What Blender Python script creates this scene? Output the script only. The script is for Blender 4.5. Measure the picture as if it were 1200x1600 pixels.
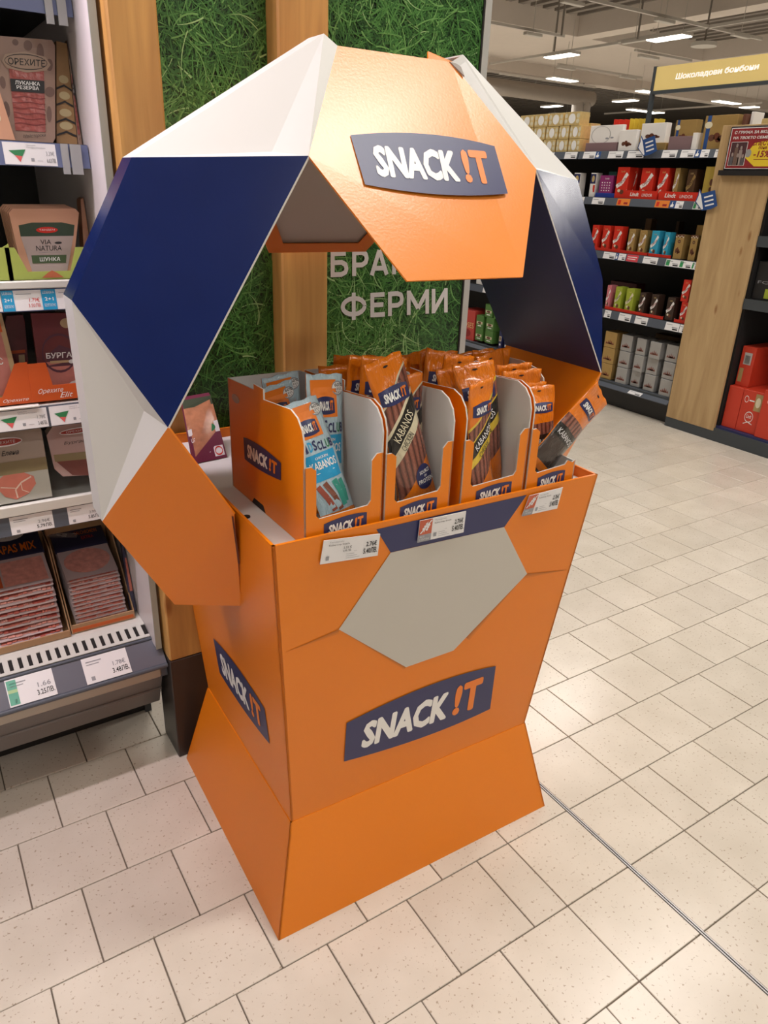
import bpy, math, random
from mathutils import Vector, Matrix
random.seed(7)
for o in list(bpy.data.objects): bpy.data.objects.remove(o)
SC = bpy.context.scene
COL = SC.collection

# ------------------------------------------------------------------ camera
FPX, CAMH = 1149.866, 1.458162
R_ = Vector((0.8410, -0.5398, 0.0356)); FW = Vector((0.5066, 0.7614, -0.4048))
FW.normalize(); R_ = (R_ - FW * R_.dot(FW)).normalized(); U_ = R_.cross(FW)
CAM = Vector((0, 0, CAMH))
cd = bpy.data.cameras.new('camera'); cam = bpy.data.objects.new('camera', cd); COL.objects.link(cam)
cd.sensor_fit = 'HORIZONTAL'; cd.sensor_width = 36.0; cd.lens = 36.0 * FPX / 1200.0
cd.clip_start = 0.02; cd.clip_end = 200
mw = Matrix.Identity(4)
for i, v in enumerate((R_, U_, -FW)):
    for k in range(3): mw[k][i] = v[k]
mw.translation = CAM
cam.matrix_world = mw
SC.camera = cam
# ------------------------------------------------------------------ world, lights, exposure
w = bpy.data.worlds.new('world'); SC.world = w; w.use_nodes = True
w.node_tree.nodes['Background'].inputs[0].default_value = (1.0, 0.95, 0.88, 1)
w.node_tree.nodes['Background'].inputs[1].default_value = 0.06
SC.view_settings.view_transform = 'Standard'; SC.view_settings.look = 'None'
SC.view_settings.exposure = -0.56; SC.view_settings.gamma = 1.0; SC.view_settings.use_curve_mapping = False
WARM = (1.0, 0.955, 0.89)
def area(name, loc, sx, sy, power, col, rot=(0, 0, 0)):
    l = bpy.data.lights.new(name, 'AREA'); l.shape = 'RECTANGLE'; l.size = sx; l.size_y = sy
    l.energy = power; l.color = col
    o = bpy.data.objects.new(name, l); COL.objects.link(o); o.location = loc; o.rotation_euler = rot
    return o
LUM_Z = 4.8
NEAR_LAMPS = [(2.3, .2, 125), (4.2, 2.1, 65), (-1.4, .2, 50), (-1.4, -3.5, 60), (2.3, -3.5, 110), (6.2, -1.5, 80), (6.2, 5.2, 90), (2.0, 5.0, 90), (9.5, 8.5, 90), (11, 2.5, 90), (3.4, 10, 80)]
for x, y, pw in NEAR_LAMPS:
    area('ceiling_lamp_light', (x, y, LUM_Z - 0.03), 1.5, 0.3, pw, WARM)
for x, y in ((14, 14), (16, 22), (22, 12), (22, 24), (30, 18), (20, 5), (30, 30), (12, 30)):
    area('hall_fill_light', (x, y, LUM_Z - 0.05), 5.0, 1.0, 470, WARM)  # large fill lights added to brighten the far hall, away from its fittings
area('fridge_lamp_light', (-0.45, 1.585, 2.255), 1.6, 0.06, 34, (1.0, 0.84, 0.90), (math.radians(8), 0, 0))

# ------------------------------------------------------------------ pixel to world
def ray(px, py): return R_ * ((px - 600) / FPX) - U_ * ((py - 800) / FPX) + FW
def PL(px, py, p0, n):
    d = ray(px, py); n = Vector(n); t = (Vector(p0) - CAM).dot(n) / d.dot(n); return CAM + d * t
def YP(px, py, Y): return PL(px, py, (0, Y, 0), (0, 1, 0))
def XP(px, py, X): return PL(px, py, (X, 0, 0), (1, 0, 0))
def G(px, py, z=0.0): return PL(px, py, (0, 0, z), (0, 0, 1))

# ------------------------------------------------------------------ materials
MC = {}
def lin(c): return tuple(((x / 255) / 12.92 if x / 255 < .04045 else ((x / 255 + .055) / 1.055) ** 2.4) for x in c)
def newmat(name):
    m = bpy.data.materials.new(name); m.use_nodes = True
    nt = m.node_tree; return m, nt, nt.nodes['Principled BSDF']
def M(name, col, rough=.5, metal=0, bump=0, bscale=60, var=.06, vscale=4, coat=0, emit=None, es=0, rnd=0):
    if name in MC: return MC[name]
    m, nt, b = newmat(name); N, L = nt.nodes, nt.links
    b.inputs['Roughness'].default_value = rough; b.inputs['Metallic'].default_value = metal
    if coat: b.inputs['Coat Weight'].default_value = coat; b.inputs['Coat Roughness'].default_value = .12
    tc = N.new('ShaderNodeTexCoord')
    nz = N.new('ShaderNodeTexNoise'); nz.inputs['Scale'].default_value = vscale; L.new(tc.outputs['Object'], nz.inputs['Vector'])
    mr = N.new('ShaderNodeMapRange'); mr.inputs[3].default_value = 1 - var; mr.inputs[4].default_value = 1 + var
    L.new(nz.outputs[0], mr.inputs[0])
    mx = N.new('ShaderNodeVectorMath'); mx.operation = 'SCALE'; mx.inputs[0].default_value = col[:3]
    src = mr.outputs[0]
    if rnd:
        oi = N.new('ShaderNodeObjectInfo'); m2 = N.new('ShaderNodeMapRange'); m2.inputs[3].default_value = 1 - rnd; m2.inputs[4].default_value = 1 + rnd
        L.new(oi.outputs['Random'], m2.inputs[0]); mm = N.new('ShaderNodeMath'); mm.operation = 'MULTIPLY'
        L.new(src, mm.inputs[0]); L.new(m2.outputs[0], mm.inputs[1]); src = mm.outputs[0]
    L.new(src, mx.inputs['Scale']); L.new(mx.outputs[0], b.inputs['Base Color'])
    if bump:
        n2 = N.new('ShaderNodeTexNoise'); n2.inputs['Scale'].default_value = bscale; n2.inputs['Detail'].default_value = 3
        L.new(tc.outputs['Object'], n2.inputs['Vector'])
        bp = N.new('ShaderNodeBump'); bp.inputs['Strength'].default_value = bump; bp.inputs['Distance'].default_value = .01
        L.new(n2.outputs[0], bp.inputs['Height']); L.new(bp.outputs[0], b.inputs['Normal'])
    if emit:
        b.inputs['Emission Color'].default_value = (*emit, 1); b.inputs['Emission Strength'].default_value = es
    MC[name] = m; return m
def ramp(N, stops, const=False):
    r = N.new('ShaderNodeValToRGB'); e = r.color_ramp.elements
    if const: r.color_ramp.interpolation = 'CONSTANT'
    while len(e) > len(stops): e.remove(e[-1])
    for i, (p, c) in enumerate(stops):
        el = e[i] if i < len(e) else e.new(p)
        el.position = p; el.color = (*c[:3], 1)
    return r
def wood(name, c1, c2, sc=(14, 14, 1.1), rough=.5):
    m, nt, b = newmat(name); N, L = nt.nodes, nt.links
    tc = N.new('ShaderNodeTexCoord'); mp = N.new('ShaderNodeMapping'); mp.inputs['Scale'].default_value = sc
    L.new(tc.outputs['Object'], mp.inputs[0])
    nz = N.new('ShaderNodeTexNoise'); nz.inputs['Scale'].default_value = 2.2; nz.inputs['Detail'].default_value = 5; nz.inputs['Distortion'].default_value = .6
    L.new(mp.outputs[0], nz.inputs['Vector'])
    r = ramp(N, [(.3, c1), (.5, tuple((a + d) / 2 for a, d in zip(c1, c2))), (.72, c2)]); L.new(nz.outputs[0], r.inputs[0])
    vo = N.new('ShaderNodeTexVoronoi'); vo.inputs['Scale'].default_value = 1.0; mp2 = N.new('ShaderNodeMapping'); mp2.inputs['Scale'].default_value = (9, 9, 3.2)
    L.new(tc.outputs['Object'], mp2.inputs[0]); L.new(mp2.outputs[0], vo.inputs['Vector'])
    kr = ramp(N, [(0.0, (.35, .2, .12)), (.06, (.6, .42, .3)), (.12, (1, 1, 1))]); L.new(vo.outputs['Distance'], kr.inputs[0])
    mu = N.new('ShaderNodeMix'); mu.data_type = 'RGBA'; mu.blend_type = 'MULTIPLY'; mu.inputs[0].default_value = .8
    L.new(r.outputs[0], mu.inputs[6]); L.new(kr.outputs[0], mu.inputs[7]); L.new(mu.outputs[2], b.inputs['Base Color'])
    b.inputs['Roughness'].default_value = rough
    bp = N.new('ShaderNodeBump'); bp.inputs['Strength'].default_value = .15; bp.inputs['Distance'].default_value = .004
    L.new(nz.outputs[0], bp.inputs['Height']); L.new(bp.outputs[0], b.inputs['Normal'])
    return m
ORANGE = M('orange_card', (.80, .215, .002), .38, bump=.03, bscale=300, var=.03)
ORANGE_IN = M('orange_card_matt', (.72, .17, .005), .55, var=.03)
HEADOR = M('orange_gloss_card', (.86, .26, .025), .31, bump=.035, bscale=220, var=.04)
HEADOR.node_tree.nodes['Principled BSDF'].inputs['Specular IOR Level'].default_value = .72
NAVY = M('navy_print', (.026, .031, .115), .4, var=.04)
BLUEG = M('blue_gloss_card', (.007, .018, .10), .2, bump=.05, bscale=9, var=.12, vscale=10)
BLUEG.node_tree.nodes['Principled BSDF'].inputs['Specular IOR Level'].default_value = .38
WHITEC = M('white_card', (.69, .69, .68), .45, var=.02)
GREYW = M('grey_white_print', (.55, .53, .48), .45, var=.02)
GREYIN = M('unprinted_card', (.52, .45, .40), .7, var=.04)
LWHITE = M('lettering_white', (.85, .85, .84), .4, var=.01)
LORANGE = M('lettering_orange', (.85, .22, .02), .4, var=.01)
LBLACK = M('lettering_black', (.015, .015, .017), .5, var=.01)
LGREY = M('lettering_grey', (.30, .31, .34), .5, var=.01)
DARK = M('dark_gap', (.012, .010, .010), .8)
PAPER = M('label_paper', (.80, .80, .82), .5, var=.02)
TAGBLUE = M('rail_blue_grey', (.10, .12, .20), .4)
TAGGREY = M('rail_slate', (.085, .10, .13), .45)
RED = M('print_red', (.62, .03, .015), .35, var=.04)
REDD = M('print_dark_red', (.30, .02, .02), .4)
GREEN = M('print_green', (.03, .22, .08), .45)
CYAN = M('print_cyan', (.02, .33, .62), .4)
CREAM = M('print_cream', (.72, .66, .48), .4)
YEL = M('print_yellow', (.75, .55, .06), .4)
BROWN = M('print_brown', (.13, .05, .03), .4)
GOLD = M('gold_card', (.50, .33, .12), .32, metal=.45, var=.08, vscale=20)
GOLDB = M('gold_foil', (.80, .62, .28), .3, metal=.4, var=.15, vscale=60)
SILVER = M('silver_card', (.42, .42, .42), .35, metal=.35, var=.04)
KRAFT = M('kraft_card', (.46, .28, .15), .65, bump=.05, var=.08, vscale=15)
BLACKM = M('black_shelf', (.012, .012, .013), .55)
SLATE = M('slate_metal', (.05, .06, .07), .45, var=.05)
STEELW = M('white_enamel', (.66, .66, .62), .35, var=.03)
ALU = M('aluminium', (.42, .42, .43), .35, metal=.6)
PINEW = wood('pine_wood', (.40, .20, .055), (.62, .34, .10))
OAKW = wood('oak_panel', (.40, .26, .12), (.56, .39, .20), sc=(9, 9, .9))

# ------------------------------------------------------------------ mesh building (all in world coordinates unless local)
TM = {}
class MB:
    def __init__(s): s.v = []; s.f = []; s.mi = []; s.mats = []; s.uv = None; s.sm = []
    def m(s, mat):
        if mat not in s.mats: s.mats.append(mat)
        return s.mats.index(mat)
    def face(s, pts, mat, smooth=False):
        n = len(s.v); s.v += [Vector(p) for p in pts]; s.f.append(tuple(range(n, n + len(pts)))); s.mi.append(s.m(mat)); s.sm.append(smooth)
    def raw(s, vs, fs, mat, smooth=False):
        n = len(s.v); s.v += [Vector(p) for p in vs]; k = s.m(mat)
        for f in fs: s.f.append(tuple(n + i for i in f)); s.mi.append(k); s.sm.append(smooth)
    def box(s, x0, x1, y0, y1, z0, z1, mat, bev=0.0, X=None):
        if x1 < x0: x0, x1 = x1, x0
        if y1 < y0: y0, y1 = y1, y0
        if z1 < z0: z0, z1 = z1, z0
        f = X or (lambda p: p)
        if bev <= 0:
            c = [(x0, y0, z0), (x1, y0, z0), (x1, y1, z0), (x0, y1, z0), (x0, y0, z1), (x1, y0, z1), (x1, y1, z1), (x0, y1, z1)]
            s.raw([f(Vector(p)) for p in c], [(0, 3, 2, 1), (4, 5, 6, 7), (0, 1, 5, 4), (1, 2, 6, 5), (2, 3, 7, 6), (3, 0, 4, 7)], mat)
            return
        b = min(bev, (x1 - x0) / 2.1, (y1 - y0) / 2.1, (z1 - z0) / 2.1)
        vs = []; idx = {}
        for ax in range(3):
            for sx in (0, 1):
                for sy in (0, 1):
                    for sz in (0, 1):
                        p = [x1 if sx else x0, y1 if sy else y0, z1 if sz else z0]
                        sg = (sx, sy, sz)
                        for k in range(3):
                            if k != ax: p[k] += -b if sg[k] else b
                        idx[(ax, sx, sy, sz)] = len(vs); vs.append(f(Vector(p)))
        fs = []
        cyc = [(0, 0), (1, 0), (1, 1), (0, 1)]
        for ax in range(3):
            a2, a3 = (ax + 1) % 3, (ax + 2) % 3
            for sd in (0, 1):
                q = []
                for (p, r) in cyc:
                    sg = [0, 0, 0]; sg[ax] = sd; sg[a2] = p; sg[a3] = r; q.append(idx[(ax, *sg)])
                fs.append(tuple(q if sd else q[::-1]))
        for ax in range(3):      # edges parallel to ax
            a2, a3 = (ax + 1) % 3, (ax + 2) % 3
            for p in (0, 1):
                for r in (0, 1):
                    q = []
                    for (fa, e) in ((a2, 0), (a2, 1), (a3, 1), (a3, 0)):
                        sg = [0, 0, 0]; sg[ax] = e; sg[a2] = p; sg[a3] = r; q.append(idx[(fa, *sg)])
                    fs.append(tuple(q if p == r else q[::-1]))
        for sx in (0, 1):
            for sy in (0, 1):
                for sz in (0, 1):
                    t = [idx[(k, sx, sy, sz)] for k in range(3)]
                    fs.append(tuple(t if (sx + sy + sz) % 2 else t[::-1]))
        s.raw(vs, fs, mat)
    def prism(s, poly, off, mat, back=None, edge=None):
        """polygon poly extruded by vector off"""
        poly = [Vector(p) for p in poly]; off = Vector(off); n = len(poly)
        nr = Vector((0, 0, 0))
        for i in range(n): nr += (poly[i] - poly[0]).cross(poly[(i + 1) % n] - poly[0])
        if nr.dot(off) > 0: poly = poly[::-1]
        s.face(poly, mat); s.face([p + off for p in poly][::-1], back or mat)
        for i in range(n):
            a, b = poly[i], poly[(i + 1) % n]
            s.face([a, a + off, b + off, b], edge or back or mat)
    def cyl(s, a, b, r, mat, n=10, cap=True, r2=None):
        a, b = Vector(a), Vector(b); d = (b - a).normalized(); t = Vector((0, 0, 1)) if abs(d.z) < .9 else Vector((1, 0, 0))
        e1 = d.cross(t).normalized(); e2 = d.cross(e1); r2 = r if r2 is None else r2
        vs = [a + (e1 * math.cos(k * 2 * math.pi / n) + e2 * math.sin(k * 2 * math.pi / n)) * r for k in range(n)]
        vs += [b + (e1 * math.cos(k * 2 * math.pi / n) + e2 * math.sin(k * 2 * math.pi / n)) * r2 for k in range(n)]
        fs = [(k, (k + 1) % n, n + (k + 1) % n, n + k) for k in range(n)]
        s.raw(vs, fs, mat, True)
        if cap: s.raw(vs, [tuple(range(n))[::-1], tuple(range(n, 2 * n))], mat)
    def build(s, name, parent=None, local=False, root=None):
        me = bpy.data.meshes.new(name)
        vs = s.v
        rt = root or parent
        if rt is not None and not local:
            iv = TM[rt].inverted(); vs = [iv @ v for v in vs]
        me.from_pydata([tuple(v) for v in vs], [], s.f)
        for m in s.mats: me.materials.append(m)
        me.polygons.foreach_set('material_index', s.mi)
        me.polygons.foreach_set('use_smooth', s.sm)
        if s.uv:
            ul = me.uv_layers.new(name='UVMap'); li = [0.0] * (2 * len(me.loops))
            for l in me.loops: li[2 * l.index], li[2 * l.index + 1] = s.uv[l.vertex_index]
            ul.data.foreach_set('uv', li)
        me.update()
        o = bpy.data.objects.new(name, me); COL.objects.link(o)
        if parent is not None: o.parent = parent; TM[o] = TM[parent]
        else: TM[o] = Matrix.Identity(4)
        return o
def thing(name, label, cat, loc=(0, 0, 0), rot=(0, 0, 0), group=None, kind=None):
    o = bpy.data.objects.new(name, None); COL.objects.link(o); o.empty_display_size = .05
    o.location = loc; o.rotation_euler = rot
    o['label'] = label; o['category'] = cat
    if group: o['group'] = group
    if kind: o['kind'] = kind
    from mathutils import Euler
    TM[o] = Matrix.Translation(loc) @ Euler(rot).to_matrix().to_4x4()
    return o
def tag(o, label, cat, group=None):
    o['label'] = label; o['category'] = cat
    if group: o['group'] = group
    return o
def struct(o, label=None):
    o['kind'] = 'structure'
    if label: o['label'] = label
    return o
def recentre(o):
    """put a single-mesh thing's origin at its base"""
    me = o.data; xs = [v.co for v in me.vertices]
    c = Vector(((min(v.x for v in xs) + max(v.x for v in xs)) / 2, (min(v.y for v in xs) + max(v.y for v in xs)) / 2, min(v.z for v in xs)))
    me.transform(Matrix.Translation(-c)); o.location = c; TM[o] = Matrix.Translation(c); return o

# ------------------------------------------------------------------ lettering and decals
TC = {}
def text2d(s, bold=.012, shear=0.0):
    """triangulated lettering normalised to width 1, returns verts, faces, height/width"""
    k = (s, bold, shear)
    if k in TC: return TC[k]
    cu = bpy.data.curves.new('lettering', 'FONT'); cu.body = s; cu.offset = bold; cu.shear = shear; cu.resolution_u = 2
    o = bpy.data.objects.new('lettering', cu); COL.objects.link(o)
    dg = bpy.context.evaluated_depsgraph_get(); dg.update()
    me = o.evaluated_get(dg).to_mesh()
    vs = [(v.co.x, v.co.y) for v in me.vertices]; fs = [tuple(p.vertices) for p in me.polygons]
    fs = [f for f, p in zip(fs, me.polygons)]
    x0, x1 = min(v[0] for v in vs), max(v[0] for v in vs); y0, y1 = min(v[1] for v in vs), max(v[1] for v in vs)
    vs = [((x - x0) / (x1 - x0), (y - y0) / (y1 - y0)) for x, y in vs]
    asp = (y1 - y0) / (x1 - x0)
    o.evaluated_get(dg).to_mesh_clear(); bpy.data.objects.remove(o); bpy.data.curves.remove(cu)
    # orient all faces ccw
    out = []
    for f in fs:
        a = sum(vs[f[i]][0] * vs[f[(i + 1) % len(f)]][1] - vs[f[(i + 1) % len(f)]][0] * vs[f[i]][1] for i in range(len(f)))
        out.append(f if a > 0 else f[::-1])
    TC[k] = (vs, out, asp); return TC[k]
class Decal:
    """2d artwork in a unit square, mapped by fn(u,v,lift)"""
    def __init__(s, fn): s.fn = fn; s.b = MB()
    def text(s, t, u0, v0, u1, v1, mat, lift=2, bold=.012, shear=0.0, rot=0.0, asp=1.0, fat=None):
        if fat:
            fu, fv = fat
            for k, (a, b) in enumerate(((0, 0), (1, 0), (-1, 0), (0, 1), (0, -1), (.7, .7), (-.7, .7), (.7, -.7), (-.7, -.7))):
                s.text(t, u0 + fu + a * fu, v0 + fv + b * fv, u1 - fu + a * fu, v1 - fv + b * fv, mat, lift + .03 * k, bold, shear, rot, asp)
            return
        vs, fs, _ = text2d(t, bold, shear); cu, cv = (u0 + u1) / 2, (v0 + v1) / 2; c, sn = math.cos(rot), math.sin(rot)
        P = []
        for x, y in vs:
            a, b = (x - .5) * (u1 - u0) * asp, (y - .5) * (v1 - v0)
            a, b = (a * c - b * sn) / asp, a * sn + b * c
            P.append(s.fn(cu + a, cv + b, lift))
        s.b.raw(P, fs, mat)
    def poly(s, pts, mat, lift=1):
        a = sum(pts[i][0] * pts[(i + 1) % len(pts)][1] - pts[(i + 1) % len(pts)][0] * pts[i][1] for i in range(len(pts)))
        if a < 0: pts = pts[::-1]
        s.b.face([s.fn(u, v, lift) for u, v in pts], mat)
    def rect(s, u0, v0, u1, v1, mat, lift=1): s.poly([(u0, v0), (u1, v0), (u1, v1), (u0, v1)], mat, lift)
    def grid(s, u0, v0, u1, v1, mat, lift=1, nu=6, nv=4, f=None):
        f = f or (lambda u, v: (u, v))
        P = [[s.fn(*f(u0 + (u1 - u0) * i / nu, v0 + (v1 - v0) * j / nv), lift) for i in range(nu + 1)] for j in range(nv + 1)]
        for j in range(nv):
            for i in range(nu): s.b.face([P[j][i], P[j][i + 1], P[j + 1][i + 1], P[j + 1][i]], mat)
    def fdisc(s, u, v, ru, rv, mat, lift=1, n=18):
        for r0, r1 in ((1, .66), (.66, .33), (.33, 0.001)):
            for k in range(n):
                a, b = 2 * math.pi * k / n, 2 * math.pi * (k + 1) / n
                s.poly([(u + ru * r * math.cos(t), v + rv * r * math.sin(t)) for r, t in ((r0, a), (r0, b), (r1, b), (r1, a))], mat, lift)
    def disc(s, u, v, ru, rv, mat, lift=1, n=18): s.poly([(u + ru * math.cos(2 * math.pi * k / n), v + rv * math.sin(2 * math.pi * k / n)) for k in range(n)], mat, lift)
    def ring(s, u, v, ru, rv, wd, mat, lift=1, n=24):
        for k in range(n):
            a, b = 2 * math.pi * k / n, 2 * math.pi * (k + 1) / n
            s.poly([(u + ru * math.cos(a), v + rv * math.sin(a)), (u + ru * math.cos(b), v + rv * math.sin(b)), (u + (ru - wd) * math.cos(b), v + (rv - wd) * math.sin(b)), (u + (ru - wd) * math.cos(a), v + (rv - wd) * math.sin(a))], mat, lift)
    def stroke(s, pts, wd, mat, lift=2, asp=1.0):
        """polyline of width wd (in v units); asp = width/height of the square"""
        for (a, b) in zip(pts[:-1], pts[1:]):
            dx, dy = (b[0] - a[0]) * asp, b[1] - a[1]; l = math.hypot(dx, dy) or 1
            nx, ny = -dy / l * wd / 2 / asp, dx / l * wd / 2
            s.poly([(a[0] + nx, a[1] + ny), (b[0] + nx, b[1] + ny), (b[0] - nx, b[1] - ny), (a[0] - nx, a[1] - ny)], mat, lift)
    def logo(s, u0, v0, u1, v1, lift=1, frame=None):
        du, dv = u1 - u0, v1 - v0
        n = 10; f = lambda x, y: (u0 + x * du, v0 + y * dv)
        def P(x, y):   # barrel outline
            bt = (1 - (2 * x - 1) ** 2); return f(x, y * (1 + .15 * bt) - (1 - y) * .11 * bt)
        for i in range(n):
            for j in range(4): s.poly([P(i / n, j / 4), P((i + 1) / n, j / 4), P((i + 1) / n, (j + 1) / 4), P(i / n, (j + 1) / 4)], NAVY, lift)
        a, b = f(.10, .17), f(.665, .83); s.text('SNACK', a[0], a[1], b[0], b[1], LWHITE, lift + 1, .012, .12, fat=(.007 * du, .028 * dv))
        a, b = f(.705, .17), f(.765, .87); s.text('!', a[0], a[1], b[0], b[1], LORANGE, lift + 1, .02, .08, fat=(.005 * du, .02 * dv))
        a, b = f(.775, .17), f(.915, .87); s.text('T', a[0], a[1], b[0], b[1], LORANGE, lift + 1, .012, .05, fat=(.009 * du, .028 * dv))
    def build(s, name, parent, local=False): return s.b.build(name, parent, local)
LIFT = .0006
def quadmap(bl, br, tr, tl, lift=LIFT, flip=False):
    """projective map of the unit square to four (near) coplanar 3d points"""
    bl, br, tr, tl = map(Vector, (bl, br, tr, tl)); n = ((br - bl).cross(tl - bl)).normalized()
    if flip: n = -n
    def fn(u, v, l=1): return bl * ((1 - u) * (1 - v)) + br * (u * (1 - v)) + tr * (u * v) + tl * ((1 - u) * v) + n * (lift * l)
    return fn

# ================================================================== floor
TILE, TA = .2, .20224
ROW0 = 1.71676
def row_y(i): return ROW0 - TILE * i
tm, nt, b = newmat('cream_floor_tile'); N, L = nt.nodes, nt.links
tc = N.new('ShaderNodeTexCoord'); oi = N.new('ShaderNodeObjectInfo'); ad = N.new('ShaderNodeVectorMath'); ad.operation = 'MULTIPLY_ADD'
ad.inputs[1].default_value = (1, 1, 1); geo = N.new('ShaderNodeNewGeometry')
n1 = N.new('ShaderNodeTexNoise'); n1.inputs['Scale'].default_value = 130; n1.inputs['Detail'].default_value = 2; L.new(geo.outputs['Position'], n1.inputs['Vector'])
sp = ramp(N, [(.30, (.62, .56, .50)), (.36, (1, 1, 1)), (1, (1, 1, 1))]); L.new(n1.outputs[0], sp.inputs[0])
n2 = N.new('ShaderNodeTexNoise'); n2.inputs['Scale'].default_value = 7; n2.inputs['Detail'].default_value = 3; L.new(geo.outputs['Position'], n2.inputs['Vector'])
cr = ramp(N, [(.3, (.59, .535, .46)), (.7, (.66, .605, .53))]); L.new(n2.outputs[0], cr.inputs[0])
mu = N.new('ShaderNodeMix'); mu.data_type = 'RGBA'; mu.blend_type = 'MULTIPLY'; mu.inputs[0].default_value = 1
L.new(cr.outputs[0], mu.inputs[6]); L.new(sp.outputs[0], mu.inputs[7])
mr = N.new('ShaderNodeMapRange'); mr.inputs[3].default_value = .95; mr.inputs[4].default_value = 1.05; L.new(oi.outputs['Random'], mr.inputs[0])
sc = N.new('ShaderNodeVectorMath'); sc.operation = 'SCALE'; L.new(mu.outputs[2], sc.inputs[0]); L.new(mr.outputs[0], sc.inputs['Scale'])
L.new(sc.outputs[0], b.inputs['Base Color']); b.inputs['Roughness'].default_value = .23; b.inputs['IOR'].default_value = 1.45
TILEM = tm
GROUT = M('grout', (.16, .13, .10), .8)
HX0, HX1, HY0, HY1 = -7.0, 48.0, -7.0, 44.0
mb = MB(); mb.box(HX0, HX1, HY0, HY1, -.06, -.004, GROUT)
floor = struct(mb.build('floor'), 'cream square floor tiles with dark joints')
C1, TR, C2, R0 = 1.012, 1.2175, 1.424, 1.529
tiles = []
for i in range(-215, 44):
    y1, y0 = row_y(i), row_y(i + 1)
    if y0 < HY0 or y1 > HY1: continue
    # left section
    xs = []
    x = .00285 + (0 if i % 2 else TA / 2)
    k = -40
    while x + k * TA < C1 - .03:
        xs.append(x + k * TA); k += 1
    xs += [C1]
    segs = list(zip(xs[:-1], xs[1:])) + [(C1, TR - .005), (TR + .005, C2)]
    x = R0 + (0 if i % 2 == 0 else -TA / 2)
    xr = [C2] + [x + k * TA for k in range(0, 235) if x + k * TA > C2 + .02]
    segs += list(zip(xr[:-1], xr[1:]))
    for a, c in segs:
        if a < HX0 or c > HX1: continue
        tiles.append((a, c, y0, y1))
def inview(p):
    d = Vector(p) - CAM; z = d.dot(FW)
    if z < .1: return None
    px, py = 600 + FPX * d.dot(R_) / z, 800 - FPX * d.dot(U_) / z
    return (px, py, z) if -60 < px < 1260 and -60 < py < 1660 else None
def hidden(cx, cy):
    if cy > 2.0 and cx < 1.45: return True
    if cx > 4.6: return True
    if .55 < cx < 1.1 and 1.08 < cy: return True
    return False
cand = []
for t in tiles:
    cx, cy = (t[0] + t[1]) / 2, (t[2] + t[3]) / 2
    iv = inview((cx, cy, 0))
    if iv and not hidden(cx, cy): cand.append((iv[2], t))
cand.sort(key=lambda q: q[0])
near = set(t for _, t in cand[:300])
GAP = .0014
meshes = {}
for t in near:
    wd = round(t[1] - t[0], 3); dp = round(t[3] - t[2], 3); key = (wd, dp)
    if key not in meshes:
        mb = MB(); mb.box(-wd / 2 + GAP, wd / 2 - GAP, -dp / 2 + GAP, dp / 2 - GAP, -.0095, 0, TILEM, bev=.0011)
        o = mb.build('tile'); meshes[key] = o.data; first = o
    else:
        first = bpy.data.objects.new('tile', meshes[key]); COL.objects.link(first)
    first.location = ((t[0] + t[1]) / 2, (t[2] + t[3]) / 2, random.uniform(-.0004, 0)); first.parent = floor
mb = MB()
for t in tiles:
    if t in near: continue
    cx, cy = (t[0] + t[1]) / 2, (t[2] + t[3]) / 2
    if not (-3 < cx < 12 and -3 < cy < 14): continue
    mb.box(t[0] + GAP, t[1] - GAP, t[2] + GAP, t[3] - GAP, -.0095, -.0002, TILEM)
o = mb.build('distant_tiles', floor); o['kind'] = 'stuff'
# beyond: one slab
mb = MB()
for (a, c, d, e) in ((-7, -3.02, -7, 44), (12.02, 48, -7, 44), (-3.02, 12.02, 14.02, 44), (-3.02, 12.02, -7, -3.02)):
    mb.box(a, c, d, e, -.0095, -.0004, TILEM)
mb.build('far_floor_slab', floor)
mb = MB(); mb.box(TR - .0045, TR - .0015, -6, 1.8, -.0095, .0004, ALU); mb.box(TR + .0015, TR + .0045, -6, 1.8, -.0095, .0004, ALU); mb.box(TR - .0015, TR + .0015, -6, 1.8, -.0095, -.0015, DARK)
mb.build('expansion_joint', floor)

# ================================================================== display stand
TH = math.radians(-1.3); DO = Vector((.807, 1.275, 0))
DM = Matrix.Translation(DO) @ Matrix.Rotation(TH, 4, 'Z'); DI = DM.inverted(); DR = DM.to_3x3()
def D(p): return DM @ Vector(p)
def dplane(px, py, p0, n): return DI @ PL(px, py, D(p0), DR @ Vector(n))
ST = thing('display_stand', 'orange cardboard promotional bin with ball-shaped arch and hexagon header', 'display stand', tuple(DO), (0, 0, TH))
# base
bx, by, wx, wy, tx, ty = .375, .309, .314, .251, .3655, .313
ZW, ZT = .252, .926
def frus(mb, ax, ay, az, cx, cy, cz, th, mat, inm):
    A = [(-ax, -ay, az), (ax, -ay, az), (ax, ay, az), (-ax, ay, az)]; B = [(-cx, -cy, cz), (cx, -cy, cz), (cx, cy, cz), (-cx, cy, cz)]
    return [[A[i], A[(i + 1) % 4], B[(i + 1) % 4], B[i]] for i in range(4)]
NAMES = ['front_panel', 'side_panel', 'back_panel', 'side_panel']
mb = MB()
basep = []
for i, q in enumerate(frus(None, bx, by, 0, wx + .004, wy + .004, ZW + .002, 0, None, None)):
    mb = MB(); c = Vector((0, 0, .13)); ctr = sum((Vector(p) for p in q), Vector()) / 4
    off = Vector((c.x - ctr.x, c.y - ctr.y, 0)).normalized() * .004
    mb.prism([D(p) for p in q], DR @ off, ORANGE, KRAFT, ORANGE)
    basep.append(mb.build(['plinth_front', 'plinth_side', 'plinth_back', 'plinth_side'][i], ST))
binp = []
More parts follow.
